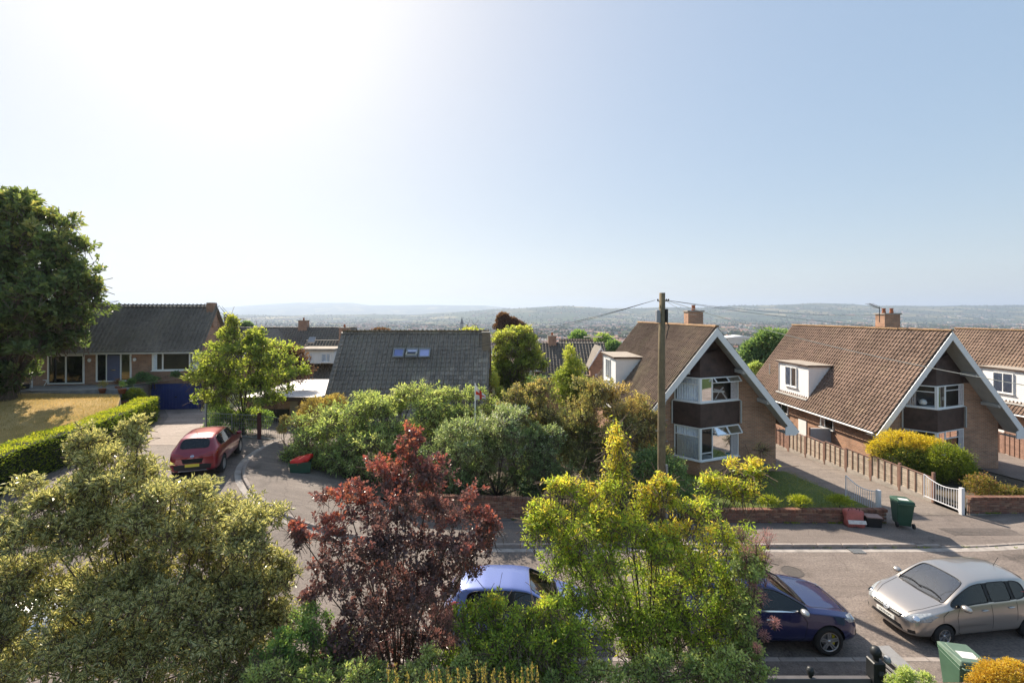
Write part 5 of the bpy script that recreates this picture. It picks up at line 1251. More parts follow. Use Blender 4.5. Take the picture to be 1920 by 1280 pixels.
# ------------------------------------------------------------------ telephone pole and wires
tp = thing('telephone_pole', 'tall weathered wooden telephone pole in front of the first chalet', 'pole', (6.05, 18.45, .1))
ptop = CZ + 41/FPX*18.45 - .1
MB().tube([(0,0,-.3), (0,0,3), (0.0,0,6.5), (.03,0,ptop)], [.165,.155,.14,.115], 18).build('shaft', M['pole_wood'], tp, smooth=True)
zt = ptop - .95
MB().box(-.25, -.10, -.2, .02, zt-.25, zt+.25).build('junction_box', M['lead'], tp, bevel=.02); MB().box(.13, .22, -.16, .02, zt-.25, zt+.3).build('junction_box', M['black'], tp, bevel=.02)
MB().tube([(.2,-.05,zt-.2), (.27,-.1,zt-.4), (.22,-.08,zt-.6), (.16,-.1,zt-.9)], .018, 6).build('cable_loop', M['black'], tp)
MB().tube([(-.17,.0,zt+.62), (.30,0,zt+.62)], .02, 6).build('crossbar', M['steel'], tp)
for x in (-.15, .12, .2, .28): MB().lathe([(.0,0),(.03,0),(.035,.04),(.02,.08),(0,.08)], 10, (x, 0, zt+.63)).build('insulator', M['black'], tp, smooth=True)
MB().box(.135, .23, -.10, .02, -.2, 2.45).build('cable_guard', M['steel'], tp)
MB().box(-.075, .06, -.178, -.158, 1.15, 1.36).build('notice', pm('white_notice', (.7,.7,.7), .5, .05), tp); MB().box(-.06, .045, -.1805, -.179, 1.245, 1.34).build('notice_panel', pm('blue_notice', (.12,.3,.5), .5, .1), tp)
for k in range(5):
    MB().tube([((-1)**k*.14, -.02, 3.4+k*.42), ((-1)**k*.26, -.02, 3.4+k*.42)], .012, 5).build('step', M['steel'], tp)
top = Vector((6.2, 18.45, .1 + zt + .66))
def wire(label, a, b, sag, r=.008, mat=None):
    pts = [a.lerp(b, t) - Vector((0,0,sag*4*t*(1-t))) for t in np.linspace(0, 1, 25)]
    o = MB().tube(pts, r, 5).build('overhead_wire', mat or M['black'], None); o.parent = None
    return tag(o, label, 'wire', 'telephone wires from the wooden pole')
pale = pm('pale_cable', (.55,.52,.45), .5, .1)
wire('thick pale telephone wire running from the pole towards the right edge', top, W(2060, 745, 12.2), .30, .012, pale)
wire('wire from the pole to the chimney of the second chalet', top, Vector((24.6, 30.6, 8.6)), .25, .0075)
wire('wire from the pole to the chimney of the first chalet', top, Vector((10.9, 27.0, 8.6)), .12, .0075, pale)
wire('wire from the pole over the valley towards the third chalet', top, Vector((40.2, 30.0, 7.9)), .8, .0075)
wire('wire from the pole across the dark skylight roof to the bank bungalow', top - Vector((.4,0,0)), Vector((-24.2, 35.0, 5.2)), 1.6, .0075)
wire('second wire crossing the skylight roof towards the white dormer', top - Vector((.4,0,0)), Vector((-17, 47, 4.6)), .9, .0075)
wire('wire from the pole to the gable of the skylight house', top - Vector((.4,0,0)), Vector((-1.7, 33.9, 7.2)), .3, .0075)
wire('wire stretched above the terrace of the bank bungalow', Vector((-24.2, 35.0, 4.0)), Vector((-33.5, 30.5, 3.3)), .25, .0075, pale)

# ------------------------------------------------------------------ flag
fl = thing('flag', 'white flag with a red cross on a short pole above the shrubs', 'flag', W(891, 797, 22.4))
MB().tube([(0,0,-1.2), (0,0,2.05)], .03, 8).build('flagpole', M['white'], fl)
def flag_pt(u, v): return (u*.50 + .02, .08*math.sin(u*5 + v*2), 1.22 + v*.75 - u*.05 - .48*u*v + .18*u*(1-v))
for (nm, u0, u1, v0, v1, mt) in (('cloth', 0, .38, 0, .38, 'w'), ('cloth', 0, .38, .62, 1, 'w'), ('cloth', .62, 1, 0, .38, 'w'), ('cloth', .62, 1, .62, 1, 'w'), ('red_stripe', .38, .62, 0, 1, 'r'), ('red_stripe', 0, .38, .38, .62, 'r'), ('red_stripe', .62, 1, .38, .62, 'r')):
    N = 6; vs = [flag_pt(u0 + (u1-u0)*i/N, v0 + (v1-v0)*j/N) for i in range(N+1) for j in range(N+1)]
    MB().add(vs, [(i*(N+1)+j, (i+1)*(N+1)+j, (i+1)*(N+1)+j+1, i*(N+1)+j+1) for i in range(N) for j in range(N)]).build(nm, pm('flag_'+mt, (.72,.70,.68) if mt == 'w' else (.6,.05,.03), .8, .08), fl, smooth=True)

# ------------------------------------------------------------------ steel gate and posts at the head of the turning
sg_ = thing('steel_gate', 'galvanised mesh gate with a timber post beyond the red car', 'gate', (0,0,0))
def P_(px, py, d): return W(px, py, d)
g0, g1 = P_(386, 838, 26.5), P_(532, 832, 26.0); zb, hgt = h(-15, 26), 1.35
fr = MB()
def pt(t, z): q = g0.lerp(g1, t); return (q.x, q.y, h(q.x, q.y) + z)
for k, (a, c) in enumerate(((0, .33), (.34, .68), (.70, 1.0))):
    f = MB(); f.tube([pt(a,.1), pt(a,hgt), pt(c,hgt), pt(c,.1), pt(a,.1)], .022, 6); leaf = f.build('gate_leaf', M['steel'], sg_)
    for j in range(1, 11): MB().tube([pt(a+(c-a)*j/11, .1), pt(a+(c-a)*j/11, hgt)], .007, 4).build('bar', M['steel'], leaf)
    for z in (.35,.6,.85,1.1): MB().tube([pt(a, z), pt(c, z)], .006, 4).build('bar', M['steel'], leaf)
q = pt(.69, 0); MB().box(q[0]-.08, q[0]+.08, q[1]-.08, q[1]+.08, q[2]-.2, q[2]+1.5).build('gate_post', pm('dark_red_post', (.09,.03,.025), .7, .3), sg_)
q = pt(0, 0); MB().box(q[0]-.05, q[0]+.05, q[1]-.05, q[1]+.05, q[2]-.2, q[2]+1.9).build('gate_post', M['steel'], sg_)
# iron gate by the brick wall, across the street
ig = thing('iron_gate', 'small black iron garden gate beside the brick wall', 'gate', (1.82, 18.95, .1))
MB().box(0, .09, -.05, .05, 0, 1.05).build('gate_post', M['metal_black'], ig); MB().box(1.03, 1.12, -.05, .05, 0, 1.05).build('gate_post', M['metal_black'], ig)
for z in (.12, .86): MB().bar((.1,0,z), (1.02,0,z), .025, .03).build('rail', M['metal_black'], ig)
for k in range(8): MB().tube([(.16+k*.11,0,.1), (.16+k*.11,0,.98)], .009, 5).build('bar', M['metal_black'], ig)
# white picket rail right of the yellow tree
pk = thing('picket_fence', 'short white picket fence at the foot of the telephone pole', 'fence', (6.4, 18.9, .2))
for k in range(9): MB().prism([(k*.13,0),(k*.13+.07,0),(k*.13+.07,.62),(k*.13+.035,.68),(k*.13,.62)], -.01, .01).build('picket', M['soffit'], pk)
for z in (.15,.5): MB().box(-.02, 1.15, .011, .04, z, z+.05).build('rail', M['soffit'], pk)

# ------------------------------------------------------------------ the gate to this garden, bottom right
ng = thing('garden_gate', 'dark timber gate with rounded finials at the bottom edge', 'gate', (7.4, 9.25, .1))
MB().box(-.14, .10, -.12, .12, 0, 1.52).build('gate_post', M['metal_black'], ng, bevel=.02)
MB().lathe([(.0,1.78),(.06,1.77),(.10,1.70),(.10,1.63),(.06,1.58),(.05,1.52)], 14, (-.02, 0, 0)).build('finial', M['metal_black'], ng, smooth=True)
MB().lathe([(.0,1.62),(.05,1.61),(.07,1.55),(.05,1.50),(.0,1.49)], 12, (.16, -.06, 0)).build('gate_lamp', M['lead'], ng, smooth=True)
MB().box(-2.6, -.15, -.05, .05, 1.06, 1.16).build('top_rail', pm('weathered_rail', (.11,.10,.10), .5, .3), ng, bevel=.01)
MB().box(-1.0, -.15, -.075, -.052, .93, 1.0).build('brace', pm('tan_batten', (.30,.24,.16), .8, .3), ng)
MB().box(-2.6, -.15, -.035, .035, .2, .3).build('bottom_rail', M['cladding'], ng)
for k in range(17): MB().box(-2.56+k*.142, -2.56+k*.142+.12, -.02, .02, .12, 1.058).build('board', M['cladding'], ng)
for x in (-1.35, -.02):
    MB().lathe([(.0,1.37),(.05,1.36),(.075,1.29),(.06,1.22),(.035,1.19),(.035,1.16)], 14, (x if x < -1 else -1.0*0 + .0, -.1*(x > -1), 0)).build('finial', M['chrome'] if False else M['metal_black'], ng, smooth=True)
mbx = thing('letterbox', 'grey louvred letterbox with a sloping slate lid next to the dark gate', 'letterbox', (8.08, 9.57, .1), R(4))
MB().box(-.12, .12, -.30, .30, 0, 1.2).build('case', M['black'], mbx, bevel=.02)
MB().hexa([(-.15,-.35,1.202),(.15,-.35,1.202),(.15,.35,1.202),(-.15,.35,1.202),(-.15,-.35,1.24),(.15,-.35,1.24),(.15,.35,1.32),(-.15,.35,1.32)]).build('lid', M['grey_stone'], mbx, bevel=.01)
for k in range(4): MB().box(-.145, -.122, -.28, .28, .75+k*.1, .79+k*.1).build('louvre', M['grey_stone'], mbx)

# ------------------------------------------------------------------ lawn, hedge and pots of the bank bungalow
def bank(x, y): return 1.75 + 1.3 * float(sm(22, 31.5, y)) + .012*(-x-24)
lw_a = [(-46, 13), (-46, 16), (-46, 19), (-46, 22), (-46, 25), (-46, 28), (-46, 30.5), (-46, 31.6)]; lw_b = [(-20.9, 13), (-21.1, 16), (-21.5, 19), (-22.1, 22), (-23.0, 25), (-24.3, 28), (-26.2, 30.5), (-27.2, 31.6)]
m, n, l, b = nodes('parched_lawn'); tc = n.new('ShaderNodeTexCoord').outputs['Object']
f = noise(n, l, .5, 7, tc, .7); cc = ramp(n, l, f, [(.3, (.17,.16,.055)), (.43, (.36,.26,.10)), (.58, (.48,.34,.15)), (.75, (.56,.42,.21))])
cc = mix_rgb(n, l, .7, cc, ramp(n, l, noise(n, l, 26, 4, tc, .7), [(.3, (.6,.6,.6)), (.7, (1.35,1.3,1.2))]), 'MULTIPLY'); l.new(cc, b.inputs['Base Color']); b.inputs['Roughness'].default_value = 1; b.inputs['Specular IOR Level'].default_value = .1
bump(n, l, b, noise(n, l, 40, 3, tc), .7, .04); M['parched'] = m
structure(obj('lawn', strip('lawn', lw_a, lw_b, 0, M['parched'], 26, hh=bank)))
bk = MB(); vs = []; 
for (x, y) in lw_b: vs += [(x, y, bank(x, y)), (x + .35, y, h(x, y) - .1)]
bk.add(vs, [(2*i, 2*i+1, 2*i+3, 2*i+2) for i in range(len(lw_b)-1)])
structure(bk.build('bank', M['soil'], None, smooth=True))
def pot_plant(label, c, pot_h, pot_r, mt):
    root = thing('potted_plant', label, 'potted plant', c)
    MB().lathe([(.0,0),(pot_r*.7,0),(pot_r,pot_h),(pot_r*1.08,pot_h),(pot_r*1.08,pot_h*.9),(pot_r*.9,pot_h*.9),(0,pot_h*.88)], 16).build('pot', mt, root, smooth=True)
    return root
tcw = thing('planter', 'long terracotta trough on the bank above the hedge end', 'planter', W(224, 760, 31.5) , R(5))
MB().box(-.9, .9, -.2, .2, 0, .32).build('trough', M['pot'], tcw, bevel=.02); MB().box(-.85, .85, -.16, .16, .321, .34).build('earth', M['soil'], tcw)
M['red_plastic'] = pm('red_plastic', (.6,.02,.02), .45, .1)
rbk = thing('bucket', 'small red bucket on the bank beside the hedge end', 'bucket', W(247, 762, 31.0)); MB().lathe([(0,0),(.14,0),(.19,.3),(.2,.3),(.2,.33),(.17,.33),(.13,.03)], 16).build('pail', M['red_plastic'], rbk, smooth=True); MB().tube([(-.19,0,.32),(-.1,0,.46),(.1,0,.46),(.19,0,.32)], .008, 5).build('handle', M['steel'], rbk)
# garden chair on the terrace
gch = thing('garden_chair', 'white folding garden chair on the terrace by the patio door', 'chair', (W(88,0,34.2).x, 34.2, 3.32), R(-35))
MB().box(-.25,.25,-.22,.22,.40,.44).build('seat', M['white'], gch)
for s in (-1, 1): MB().bar((s*.24,-.2,0), (s*.24,.25,.95), .03, .04).build('leg', M['white'], gch); MB().bar((s*.22,.25,0), (s*.22,-.15,.42), .03, .04).build('leg', M['white'], gch)
for k in range(4): MB().box(-.24,.24,.10+k*.045,.12+k*.045,.55+k*.11,.63+k*.11).build('back_slat', M['white'], gch)
# ------------------------------------------------------------------ foliage
grng = np.random.default_rng(23)
def unit(v): return v / np.maximum(1e-9, np.linalg.norm(v, axis=-1, keepdims=True))
def leaf_cloud(name, pos, axis, size, mat, parent, rnd, aspect=.45, fold=.25, up=.5, kind='stuff', var=.35):
    """one folded leaf (two triangles) at each pos, pointing along axis"""
    N = len(pos); ax = unit(axis)
    ref = unit(grng.normal(0, 1, (N, 3)) + np.array([0, 0, up * 2.0]))
    side = unit(np.cross(ax, ref)); nrm = np.cross(side, ax)
    L = (size * (1 + grng.normal(0, var * .6, N).clip(-.6, .9)))[:, None]; w = L * aspect
    base = pos; tip = pos + ax * L; mid = pos + ax * L * .45
    lf = mid + side * w * .5 + nrm * w * fold; rt = mid - side * w * .5 + nrm * w * fold
    V = np.stack([base, lf, tip, rt], 1).reshape(-1, 3)
    o = np.arange(N)[:, None] * 4
    Fc = np.concatenate([o + np.array([[0, 2, 1]]), o + np.array([[0, 3, 2]])], 1).reshape(-1, 3)
    me = np_mesh(name, V, Fc, mat)
    a = me.attributes.new('rnd', 'FLOAT', 'FACE'); a.data.foreach_set('value', np.repeat(rnd, 2).astype(np.float32))
    e = me.attributes.new('edge', 'FLOAT', 'POINT'); e.data.foreach_set('value', np.tile([0, 1, .15, 1], N).astype(np.float32))
    ob = obj(name, me, parent); ob['kind'] = kind
    return ob
def twigs(lobes, per, leaves_per, inner=.45, jag=.28, updir=.35, drop=0.0, shoot=0.0, sub_=0):
    """lobes: (centre, radii, weight, tone). returns leaf positions, directions, tones and the twig lines"""
    ps, ds, ts, lines = [], [], [], []
    if sub_:                                   # break each lobe into smaller boughs with gaps between them
        fine_ = []
        for c, r, wgt, tone in lobes:
            c = np.array(c); r = np.array(r); k_ = sub_
            for j in range(k_):
                u = unit(grng.normal(0, 1, 3) + np.array([0, -.15, .25])); q = grng.uniform(.40, .92); s_ = grng.uniform(.30, .58)
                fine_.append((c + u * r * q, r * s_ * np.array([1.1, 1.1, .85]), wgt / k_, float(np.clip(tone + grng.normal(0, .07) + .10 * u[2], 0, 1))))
        lobes = fine_
    for c, r, wgt, tone in lobes:
        n_ = max(6, int(per * wgt)); c = np.array(c); r = np.array(r)
        u = unit(grng.normal(0, 1, (n_, 3)) + np.array([0, 0, updir]))
        k = (1 - np.abs(grng.normal(0, jag, n_))).clip(.25, 1.12) + (grng.random(n_) < .10) * grng.uniform(.05, .28, n_)
        end = c + u * r * k[:, None]; start = c + u * r * (k * inner)[:, None] + grng.normal(0, .08, (n_, 3)) * r
        if shoot:                              # leafy shoots: leaves set round a short stem
            sd = unit(u * .75 + np.array([0, 0, .45 - drop]) + grng.normal(0, .38, (n_, 3))); sl_ = shoot * grng.uniform(.6, 1.3, n_)
            a1 = unit(np.cross(sd, np.array([.31, .22, .93]))); a2 = np.cross(sd, a1); ph = grng.uniform(0, 6.28, n_); tn_ = np.clip(tone + grng.normal(0, .13, n_), 0, 1)
            for j in range(leaves_per):
                t = (j + .5) / leaves_per; g_ = ph + j * 2.4 + grng.normal(0, .3, n_); rad = a1 * np.cos(g_)[:, None] + a2 * np.sin(g_)[:, None]
                ps.append(end - sd * (sl_ * (1 - t))[:, None] + rad * .006); ds.append(sd * (.35 + .75 * t) + rad * .9 + grng.normal(0, .18, (n_, 3)) - np.array([0, 0, drop]))
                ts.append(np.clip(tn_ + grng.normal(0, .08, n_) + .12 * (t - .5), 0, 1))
            lines += list(zip(end - sd * (sl_ * 1.8)[:, None], end)); lines += list(zip(start[::4], (end - sd * (sl_ * 1.8)[:, None])[::4]))
            continue
        for j in range(leaves_per):
            t = grng.uniform(.25, 1.02, n_)[:, None]
            p = start + (end - start) * t + grng.normal(0, .035, (n_, 3)) * r.mean()
            d = unit(end - start) * .55 + grng.normal(0, .6, (n_, 3)) + np.array([0, 0, .15 - drop])
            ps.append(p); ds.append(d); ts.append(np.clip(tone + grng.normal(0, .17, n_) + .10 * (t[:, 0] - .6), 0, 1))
        lines += list(zip(start[::3], end[::3]))
    return np.vstack(ps), np.vstack(ds), np.concatenate(ts), lines
def stick_mesh(lines, r0, r1, mat, name, parent):
    """thin three-sided twigs"""
    A = np.array([a for a, _ in lines]); B = np.array([b_ for _, b_ in lines]); N = len(A)
    d = unit(B - A); s = unit(np.cross(d, np.array([.3, .5, .8]))); t = np.cross(d, s); V = []
    for (P, r) in ((A, r0), (B, r1)):
        for k in range(3):
            g = 2*math.pi*k/3; V.append(P + (s*math.cos(g) + t*math.sin(g)) * r)
    V = np.stack(V, 1).reshape(-1, 3); o = np.arange(N)[:, None] * 6
    Fc = np.concatenate([o + np.array([[0,1,4,3]]), o + np.array([[1,2,5,4]]), o + np.array([[2,0,3,5]])], 1).reshape(-1, 4)
    ob = obj(name, np_mesh(name, V, Fc, mat), parent); ob['kind'] = 'stuff'; return ob
def plant(name, label, cat, d, lobes, mat, leaf, per, lp, aspect=.45, foot=None, trunk=.08, stems=1, depth=.75, jag=.28, inner=.45, group=None, twig=True, updir=.35, drop=0., limbs=True, bark='bark', up=.5, limb=.7, shoot=0.0, sub_=13):
    """lobes as (px, py, rx, ry[, tone[, dd]]) measured on the photograph at depth d; foot = ground height under the trunk"""
    L = []; tot = sum(q[2]*q[3] for q in lobes)
    for i, q in enumerate(lobes):
        dd = q[5] if len(q) > 5 else grng.uniform(-.35, .35) * q[2] / FPX * d
        c = W(q[0], q[1], d + dd); rx, rz = q[2]/FPX*d, q[3]/FPX*d
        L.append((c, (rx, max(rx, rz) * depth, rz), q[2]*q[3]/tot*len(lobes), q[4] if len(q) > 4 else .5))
    cx = sum(c.x*w for c, _, w, _ in L)/len(L); cy = sum(c.y*w for c, _, w, _ in L)/len(L)
    gz = h(cx, cy) + .2 if foot is None else foot
    root = thing(name, label, cat, (cx, cy, gz), 0, group); o = Vector((cx, cy, gz))
    L = [(c - o, r, w, t) for c, r, w, t in L]
    # trunk and limbs
    tb = MB(); zmid = min(c.z for c, *_ in L); zmid = max(.25, zmid * .75)
    for s in range(stems):
        dx, dy = (0, 0) if stems == 1 else (random.uniform(-.25,.25), random.uniform(-.2,.2))
        tb.tube([(dx, dy, -.3), (dx*.6, dy*.6, zmid*.5), (dx*.4 + random.uniform(-.05,.05), dy*.4, zmid)], [trunk*1.25, trunk, trunk*.8], 8)
    tb.build('trunk', M[bark], root, smooth=True)
    if limbs:
        for c, r, w, t in L:
            m1 = Vector((c.x*.35, c.y*.35, zmid + (c.z - zmid)*.45)); e = Vector(c) + Vector((0,0,r[2]*.4))
            MB().tube([(0, 0, zmid*.85), m1, Vector(c), e], [trunk*.6*limb, trunk*.42*limb, trunk*.28*limb, trunk*.1*limb], 6).build('limb', M[bark], root, smooth=True)
    p, dr, tn, ln = twigs(L, per, lp, inner, jag, updir, drop, shoot, sub_ if shoot else 0)
    if twig: stick_mesh(ln, leaf*.07, leaf*.035, M['twig'], 'twigs', root)
    leaf_cloud('crown', p, dr, leaf, mat, root, tn, aspect, up=up)
    return root, L
G = {}
G['holly'] = leaf_mat('variegated_leaf', [(0, (0.085,0.120,0.050)), (.5, (0.155,0.200,0.080)), (1, (0.280,0.310,0.130))], .38, .24, edge=(.68,.62,.31), tint=(1,.97,.62), gain=1.45)
G['purple'] = leaf_mat('purple_leaf', [(0, (0.090,0.065,0.065)), (.45, (0.202,0.140,0.134)), (.68, (0.302,0.174,0.151)), (.86, (0.448,0.134,0.101)), (1, (0.515,0.246,0.134))], .36, .3, tint=(1.08,.78,.68), gain=1.25)
G['yellow'] = leaf_mat('yellow_green_leaf', [(0, (.14,.22,.055)), (.38, (.25,.36,.08)), (.70, (.38,.47,.10)), (.90, (.60,.57,.11)), (1, (.66,.50,.13))], .54, .4, tint=(1.0,1,.45), gain=1.65)
G['mid'] = leaf_mat('mid_green_leaf', [(0, (0.090,0.172,0.062)), (.5, (0.224,0.359,0.119)), (.85, (0.449,0.583,0.180)), (1, (0.660,0.660,0.270))], .42, .4)
G['olive'] = leaf_mat('olive_leaf', [(0, (0.145,0.228,0.091)), (.5, (0.353,0.455,0.173)), (.85, (0.620,0.660,0.270)), (1, (0.660,0.660,0.413))], .45, .45)
G['silver'] = leaf_mat('silver_green_leaf', [(0, (0.101,0.160,0.076)), (.5, (0.236,0.321,0.144)), (.82, (0.439,0.506,0.288)), (1, (0.660,0.660,0.660))], .42, .33)
G['rusty'] = leaf_mat('rusty_leaf', [(0, (0.112,0.146,0.067)), (.4, (0.246,0.269,0.112)), (.72, (0.426,0.370,0.174)), (1, (0.582,0.414,0.185))], .45, .5)
G['fresh'] = leaf_mat('fresh_green_leaf', [(0, (0.120,0.180,0.050)), (.5, (0.270,0.330,0.090)), (.85, (0.420,0.460,0.130)), (1, (0.540,0.520,0.180))], .52, .4, tint=(1,1,.45), gain=1.65)
G['dark'] = leaf_mat('dark_green_leaf', [(0, (0.092,0.150,0.074)), (.5, (0.196,0.302,0.129)), (.85, (0.375,0.491,0.174)), (1, (0.660,0.660,0.231))], .36, .4)
G['dark2'] = leaf_mat('broad_dark_leaf', [(0, (0.070,0.105,0.049)), (.5, (0.140,0.196,0.077)), (.8, (0.252,0.294,0.112)), (1, (0.448,0.406,0.154))], .42, .4)
G['gold'] = leaf_mat('golden_leaf', [(0, (0.300,0.200,0.030)), (.4, (0.550,0.360,0.050)), (.8, (0.660,0.520,0.080)), (1, (0.660,0.620,0.160))], .45, .5, tint=(1,.9,.4))
G['straw'] = leaf_mat('straw_yellow_leaf', [(0, (0.169,0.145,0.048)), (.5, (0.399,0.303,0.103)), (1, (0.557,0.424,0.157))], .45, .5)
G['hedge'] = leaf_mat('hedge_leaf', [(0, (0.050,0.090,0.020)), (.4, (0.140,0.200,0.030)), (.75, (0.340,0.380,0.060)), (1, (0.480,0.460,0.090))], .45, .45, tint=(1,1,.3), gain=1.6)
G['copper'] = leaf_mat('copper_leaf', [(0, (0.084,0.050,0.042)), (.5, (0.202,0.109,0.076)), (1, (0.336,0.202,0.126))], .35, .5)

# --- the garden in the foreground
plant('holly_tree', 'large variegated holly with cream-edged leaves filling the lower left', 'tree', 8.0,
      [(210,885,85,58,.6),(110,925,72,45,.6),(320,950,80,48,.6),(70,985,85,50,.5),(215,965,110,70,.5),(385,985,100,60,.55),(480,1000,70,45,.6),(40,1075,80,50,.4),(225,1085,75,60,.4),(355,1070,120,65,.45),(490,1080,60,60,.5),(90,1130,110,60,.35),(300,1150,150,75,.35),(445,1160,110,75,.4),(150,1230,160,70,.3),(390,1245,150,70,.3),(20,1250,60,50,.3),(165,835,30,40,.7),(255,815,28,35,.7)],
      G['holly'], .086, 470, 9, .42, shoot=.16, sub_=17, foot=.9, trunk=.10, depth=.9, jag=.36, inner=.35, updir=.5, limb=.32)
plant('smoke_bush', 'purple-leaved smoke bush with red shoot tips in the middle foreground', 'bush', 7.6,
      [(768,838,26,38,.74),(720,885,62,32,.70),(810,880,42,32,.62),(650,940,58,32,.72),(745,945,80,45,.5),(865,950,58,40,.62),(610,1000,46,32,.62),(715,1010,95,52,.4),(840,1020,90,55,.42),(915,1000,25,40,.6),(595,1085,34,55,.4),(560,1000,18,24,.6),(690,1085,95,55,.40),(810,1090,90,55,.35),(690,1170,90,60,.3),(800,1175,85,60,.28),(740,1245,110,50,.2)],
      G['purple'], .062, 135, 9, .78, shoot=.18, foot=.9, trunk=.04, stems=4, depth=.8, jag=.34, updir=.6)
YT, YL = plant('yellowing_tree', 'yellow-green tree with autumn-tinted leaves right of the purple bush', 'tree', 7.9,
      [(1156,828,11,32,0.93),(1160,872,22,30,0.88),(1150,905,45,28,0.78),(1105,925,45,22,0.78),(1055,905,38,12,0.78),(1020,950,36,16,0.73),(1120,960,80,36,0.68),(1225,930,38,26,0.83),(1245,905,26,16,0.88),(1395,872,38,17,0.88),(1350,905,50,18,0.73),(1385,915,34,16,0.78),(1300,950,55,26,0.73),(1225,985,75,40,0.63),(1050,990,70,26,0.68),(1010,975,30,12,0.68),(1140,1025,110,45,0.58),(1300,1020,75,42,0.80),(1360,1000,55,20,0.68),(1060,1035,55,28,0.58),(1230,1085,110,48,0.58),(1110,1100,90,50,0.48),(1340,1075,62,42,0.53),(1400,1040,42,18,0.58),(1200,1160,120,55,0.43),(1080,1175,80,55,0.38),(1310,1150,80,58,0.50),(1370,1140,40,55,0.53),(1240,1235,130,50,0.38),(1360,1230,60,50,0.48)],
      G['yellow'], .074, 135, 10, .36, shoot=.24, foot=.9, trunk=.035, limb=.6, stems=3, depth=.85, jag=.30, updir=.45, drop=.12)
plant('garden_shrub', 'leafy green shrub below the light blue car at the bottom edge', 'shrub', 6.9, [(895,1175,45,55,.4),(935,1150,50,40,.5),(985,1180,60,45,.5),(1000,1235,75,50,.4),(900,1245,80,50,.3),(1060,1225,60,55,.35),(1020,1150,40,40,.6),(950,1215,60,50,.4)],
      G['yellow'], .06, 260, 8, .42, shoot=.2, foot=.9, trunk=.03, stems=3, jag=.4)
plant('evergreen_shrub', 'small dark evergreen shrub between the holly and the purple bush', 'shrub', 7.2, [(590,1170,46,46,.5),(550,1215,60,55,.45),(630,1225,60,50,.4),(580,1265,90,36,.3),(520,1260,50,40,.35)], G['mid'], .05, 300, 8, .5, shoot=.14, foot=.9, trunk=.03, stems=3, jag=.4)
plant('smoke_bush', 'green smoke bush with pink feathery plumes beside the dark blue car', 'bush', 7.3, [(1405,1075,32,42,.6),(1395,1145,36,50,.5),(1400,1225,44,46,.45),(1425,1265,34,22,.6)], G['olive'], .055, 200, 8, .5, shoot=.15, foot=.9, trunk=.03, stems=3)
plant('golden_shrub', 'bright golden conifer shrub at the bottom right corner', 'shrub', 8.6, [(1868,1268,38,26,.55),(1905,1262,34,24,.6),(1840,1282,26,18,.5),(1895,1290,60,20,.5)], G['gold'], .035, 700, 6, .5, foot=.3, trunk=.03, jag=.14, inner=.6)
plant('small_shrub', 'small pale green shrub between the letterbox and the pale bin', 'shrub', 8.6, [(1700,1268,22,18,.7),(1735,1272,18,12,.7),(1680,1280,20,16,.6)], G['olive'], .04, 220, 5, .45, foot=.4, trunk=.015)
plant('undergrowth', 'low tangle of green leaves along the bottom edge below the trees', 'shrub', 6.6, [(px_, 1262 + 8*math.sin(px_), 48, 34, .35 + .25*abs(math.sin(px_*.7))) for px_ in range(500, 1420, 62)], G['olive'], .055, 190, 8, .45, shoot=.18, foot=.9, trunk=.02, stems=3, jag=.4, sub_=8)
# feathery plumes
def plumes(name, label, d, spots, colour, foot=.9):
    pm_ = leaf_mat(label[:12] + '_plume', [(0, tuple(v*.6 for v in colour)), (1, colour)], .5, .7, tint=(1,1,1), gain=1.1)
    c0 = W(sum(s[0] for s in spots)/len(spots), sum(s[1] for s in spots)/len(spots), d); root = thing(name, label, 'flowers', c0)
    ln, pp, dd = [], [], []
    for (px, py, r) in spots:
        c = np.array(W(px, py, d + grng.uniform(-.3,.3)) - c0); rr = r/FPX*d
        u = unit(grng.normal(0, 1, (220, 3)) + np.array([0,0,.5])); k = grng.uniform(.15, 1, (220, 1))
        pp.append(c + u*rr*k); dd.append(u + grng.normal(0,.5,(220,3))); ln += [(c - np.array([0,0,rr*1.3]), c + v*rr*.9) for v in u[:16]]
    stick_mesh(ln, .004, .0015, M['twig'], 'stalks', root)
    P = np.vstack(pp); leaf_cloud('plume', P, np.vstack(dd), .045, pm_, root, grng.random(len(P)), .13, up=.2)
    # each plume carries its stalk down into the bush
    return root
plumes('smoke_plumes', 'pink feathery plumes against the road above the dark blue car', 7.2, [(1418,1018,18),(1440,1008,16),(1400,1035,16),(1435,1045,14),(1390,1000,12),(1412,1098,18),(1435,1085,12),(1428,1122,14),(1405,1070,15),(1452,1168,11),(1418,1165,9),(1432,1192,10),(1402,1232,9),(1420,1215,8)], (.70,.36,.34))
plumes('smoke_plumes', 'brownish pink plumes among the dark leaves of the purple bush', 7.0, [(775,1135,22),(800,1120,18),(750,1150,18),(820,1150,20),(840,1165,16),(700,1215,18),(735,1195,16),(660,1220,14),(775,1165,20),(845,1205,14)], (.50,.24,.21))
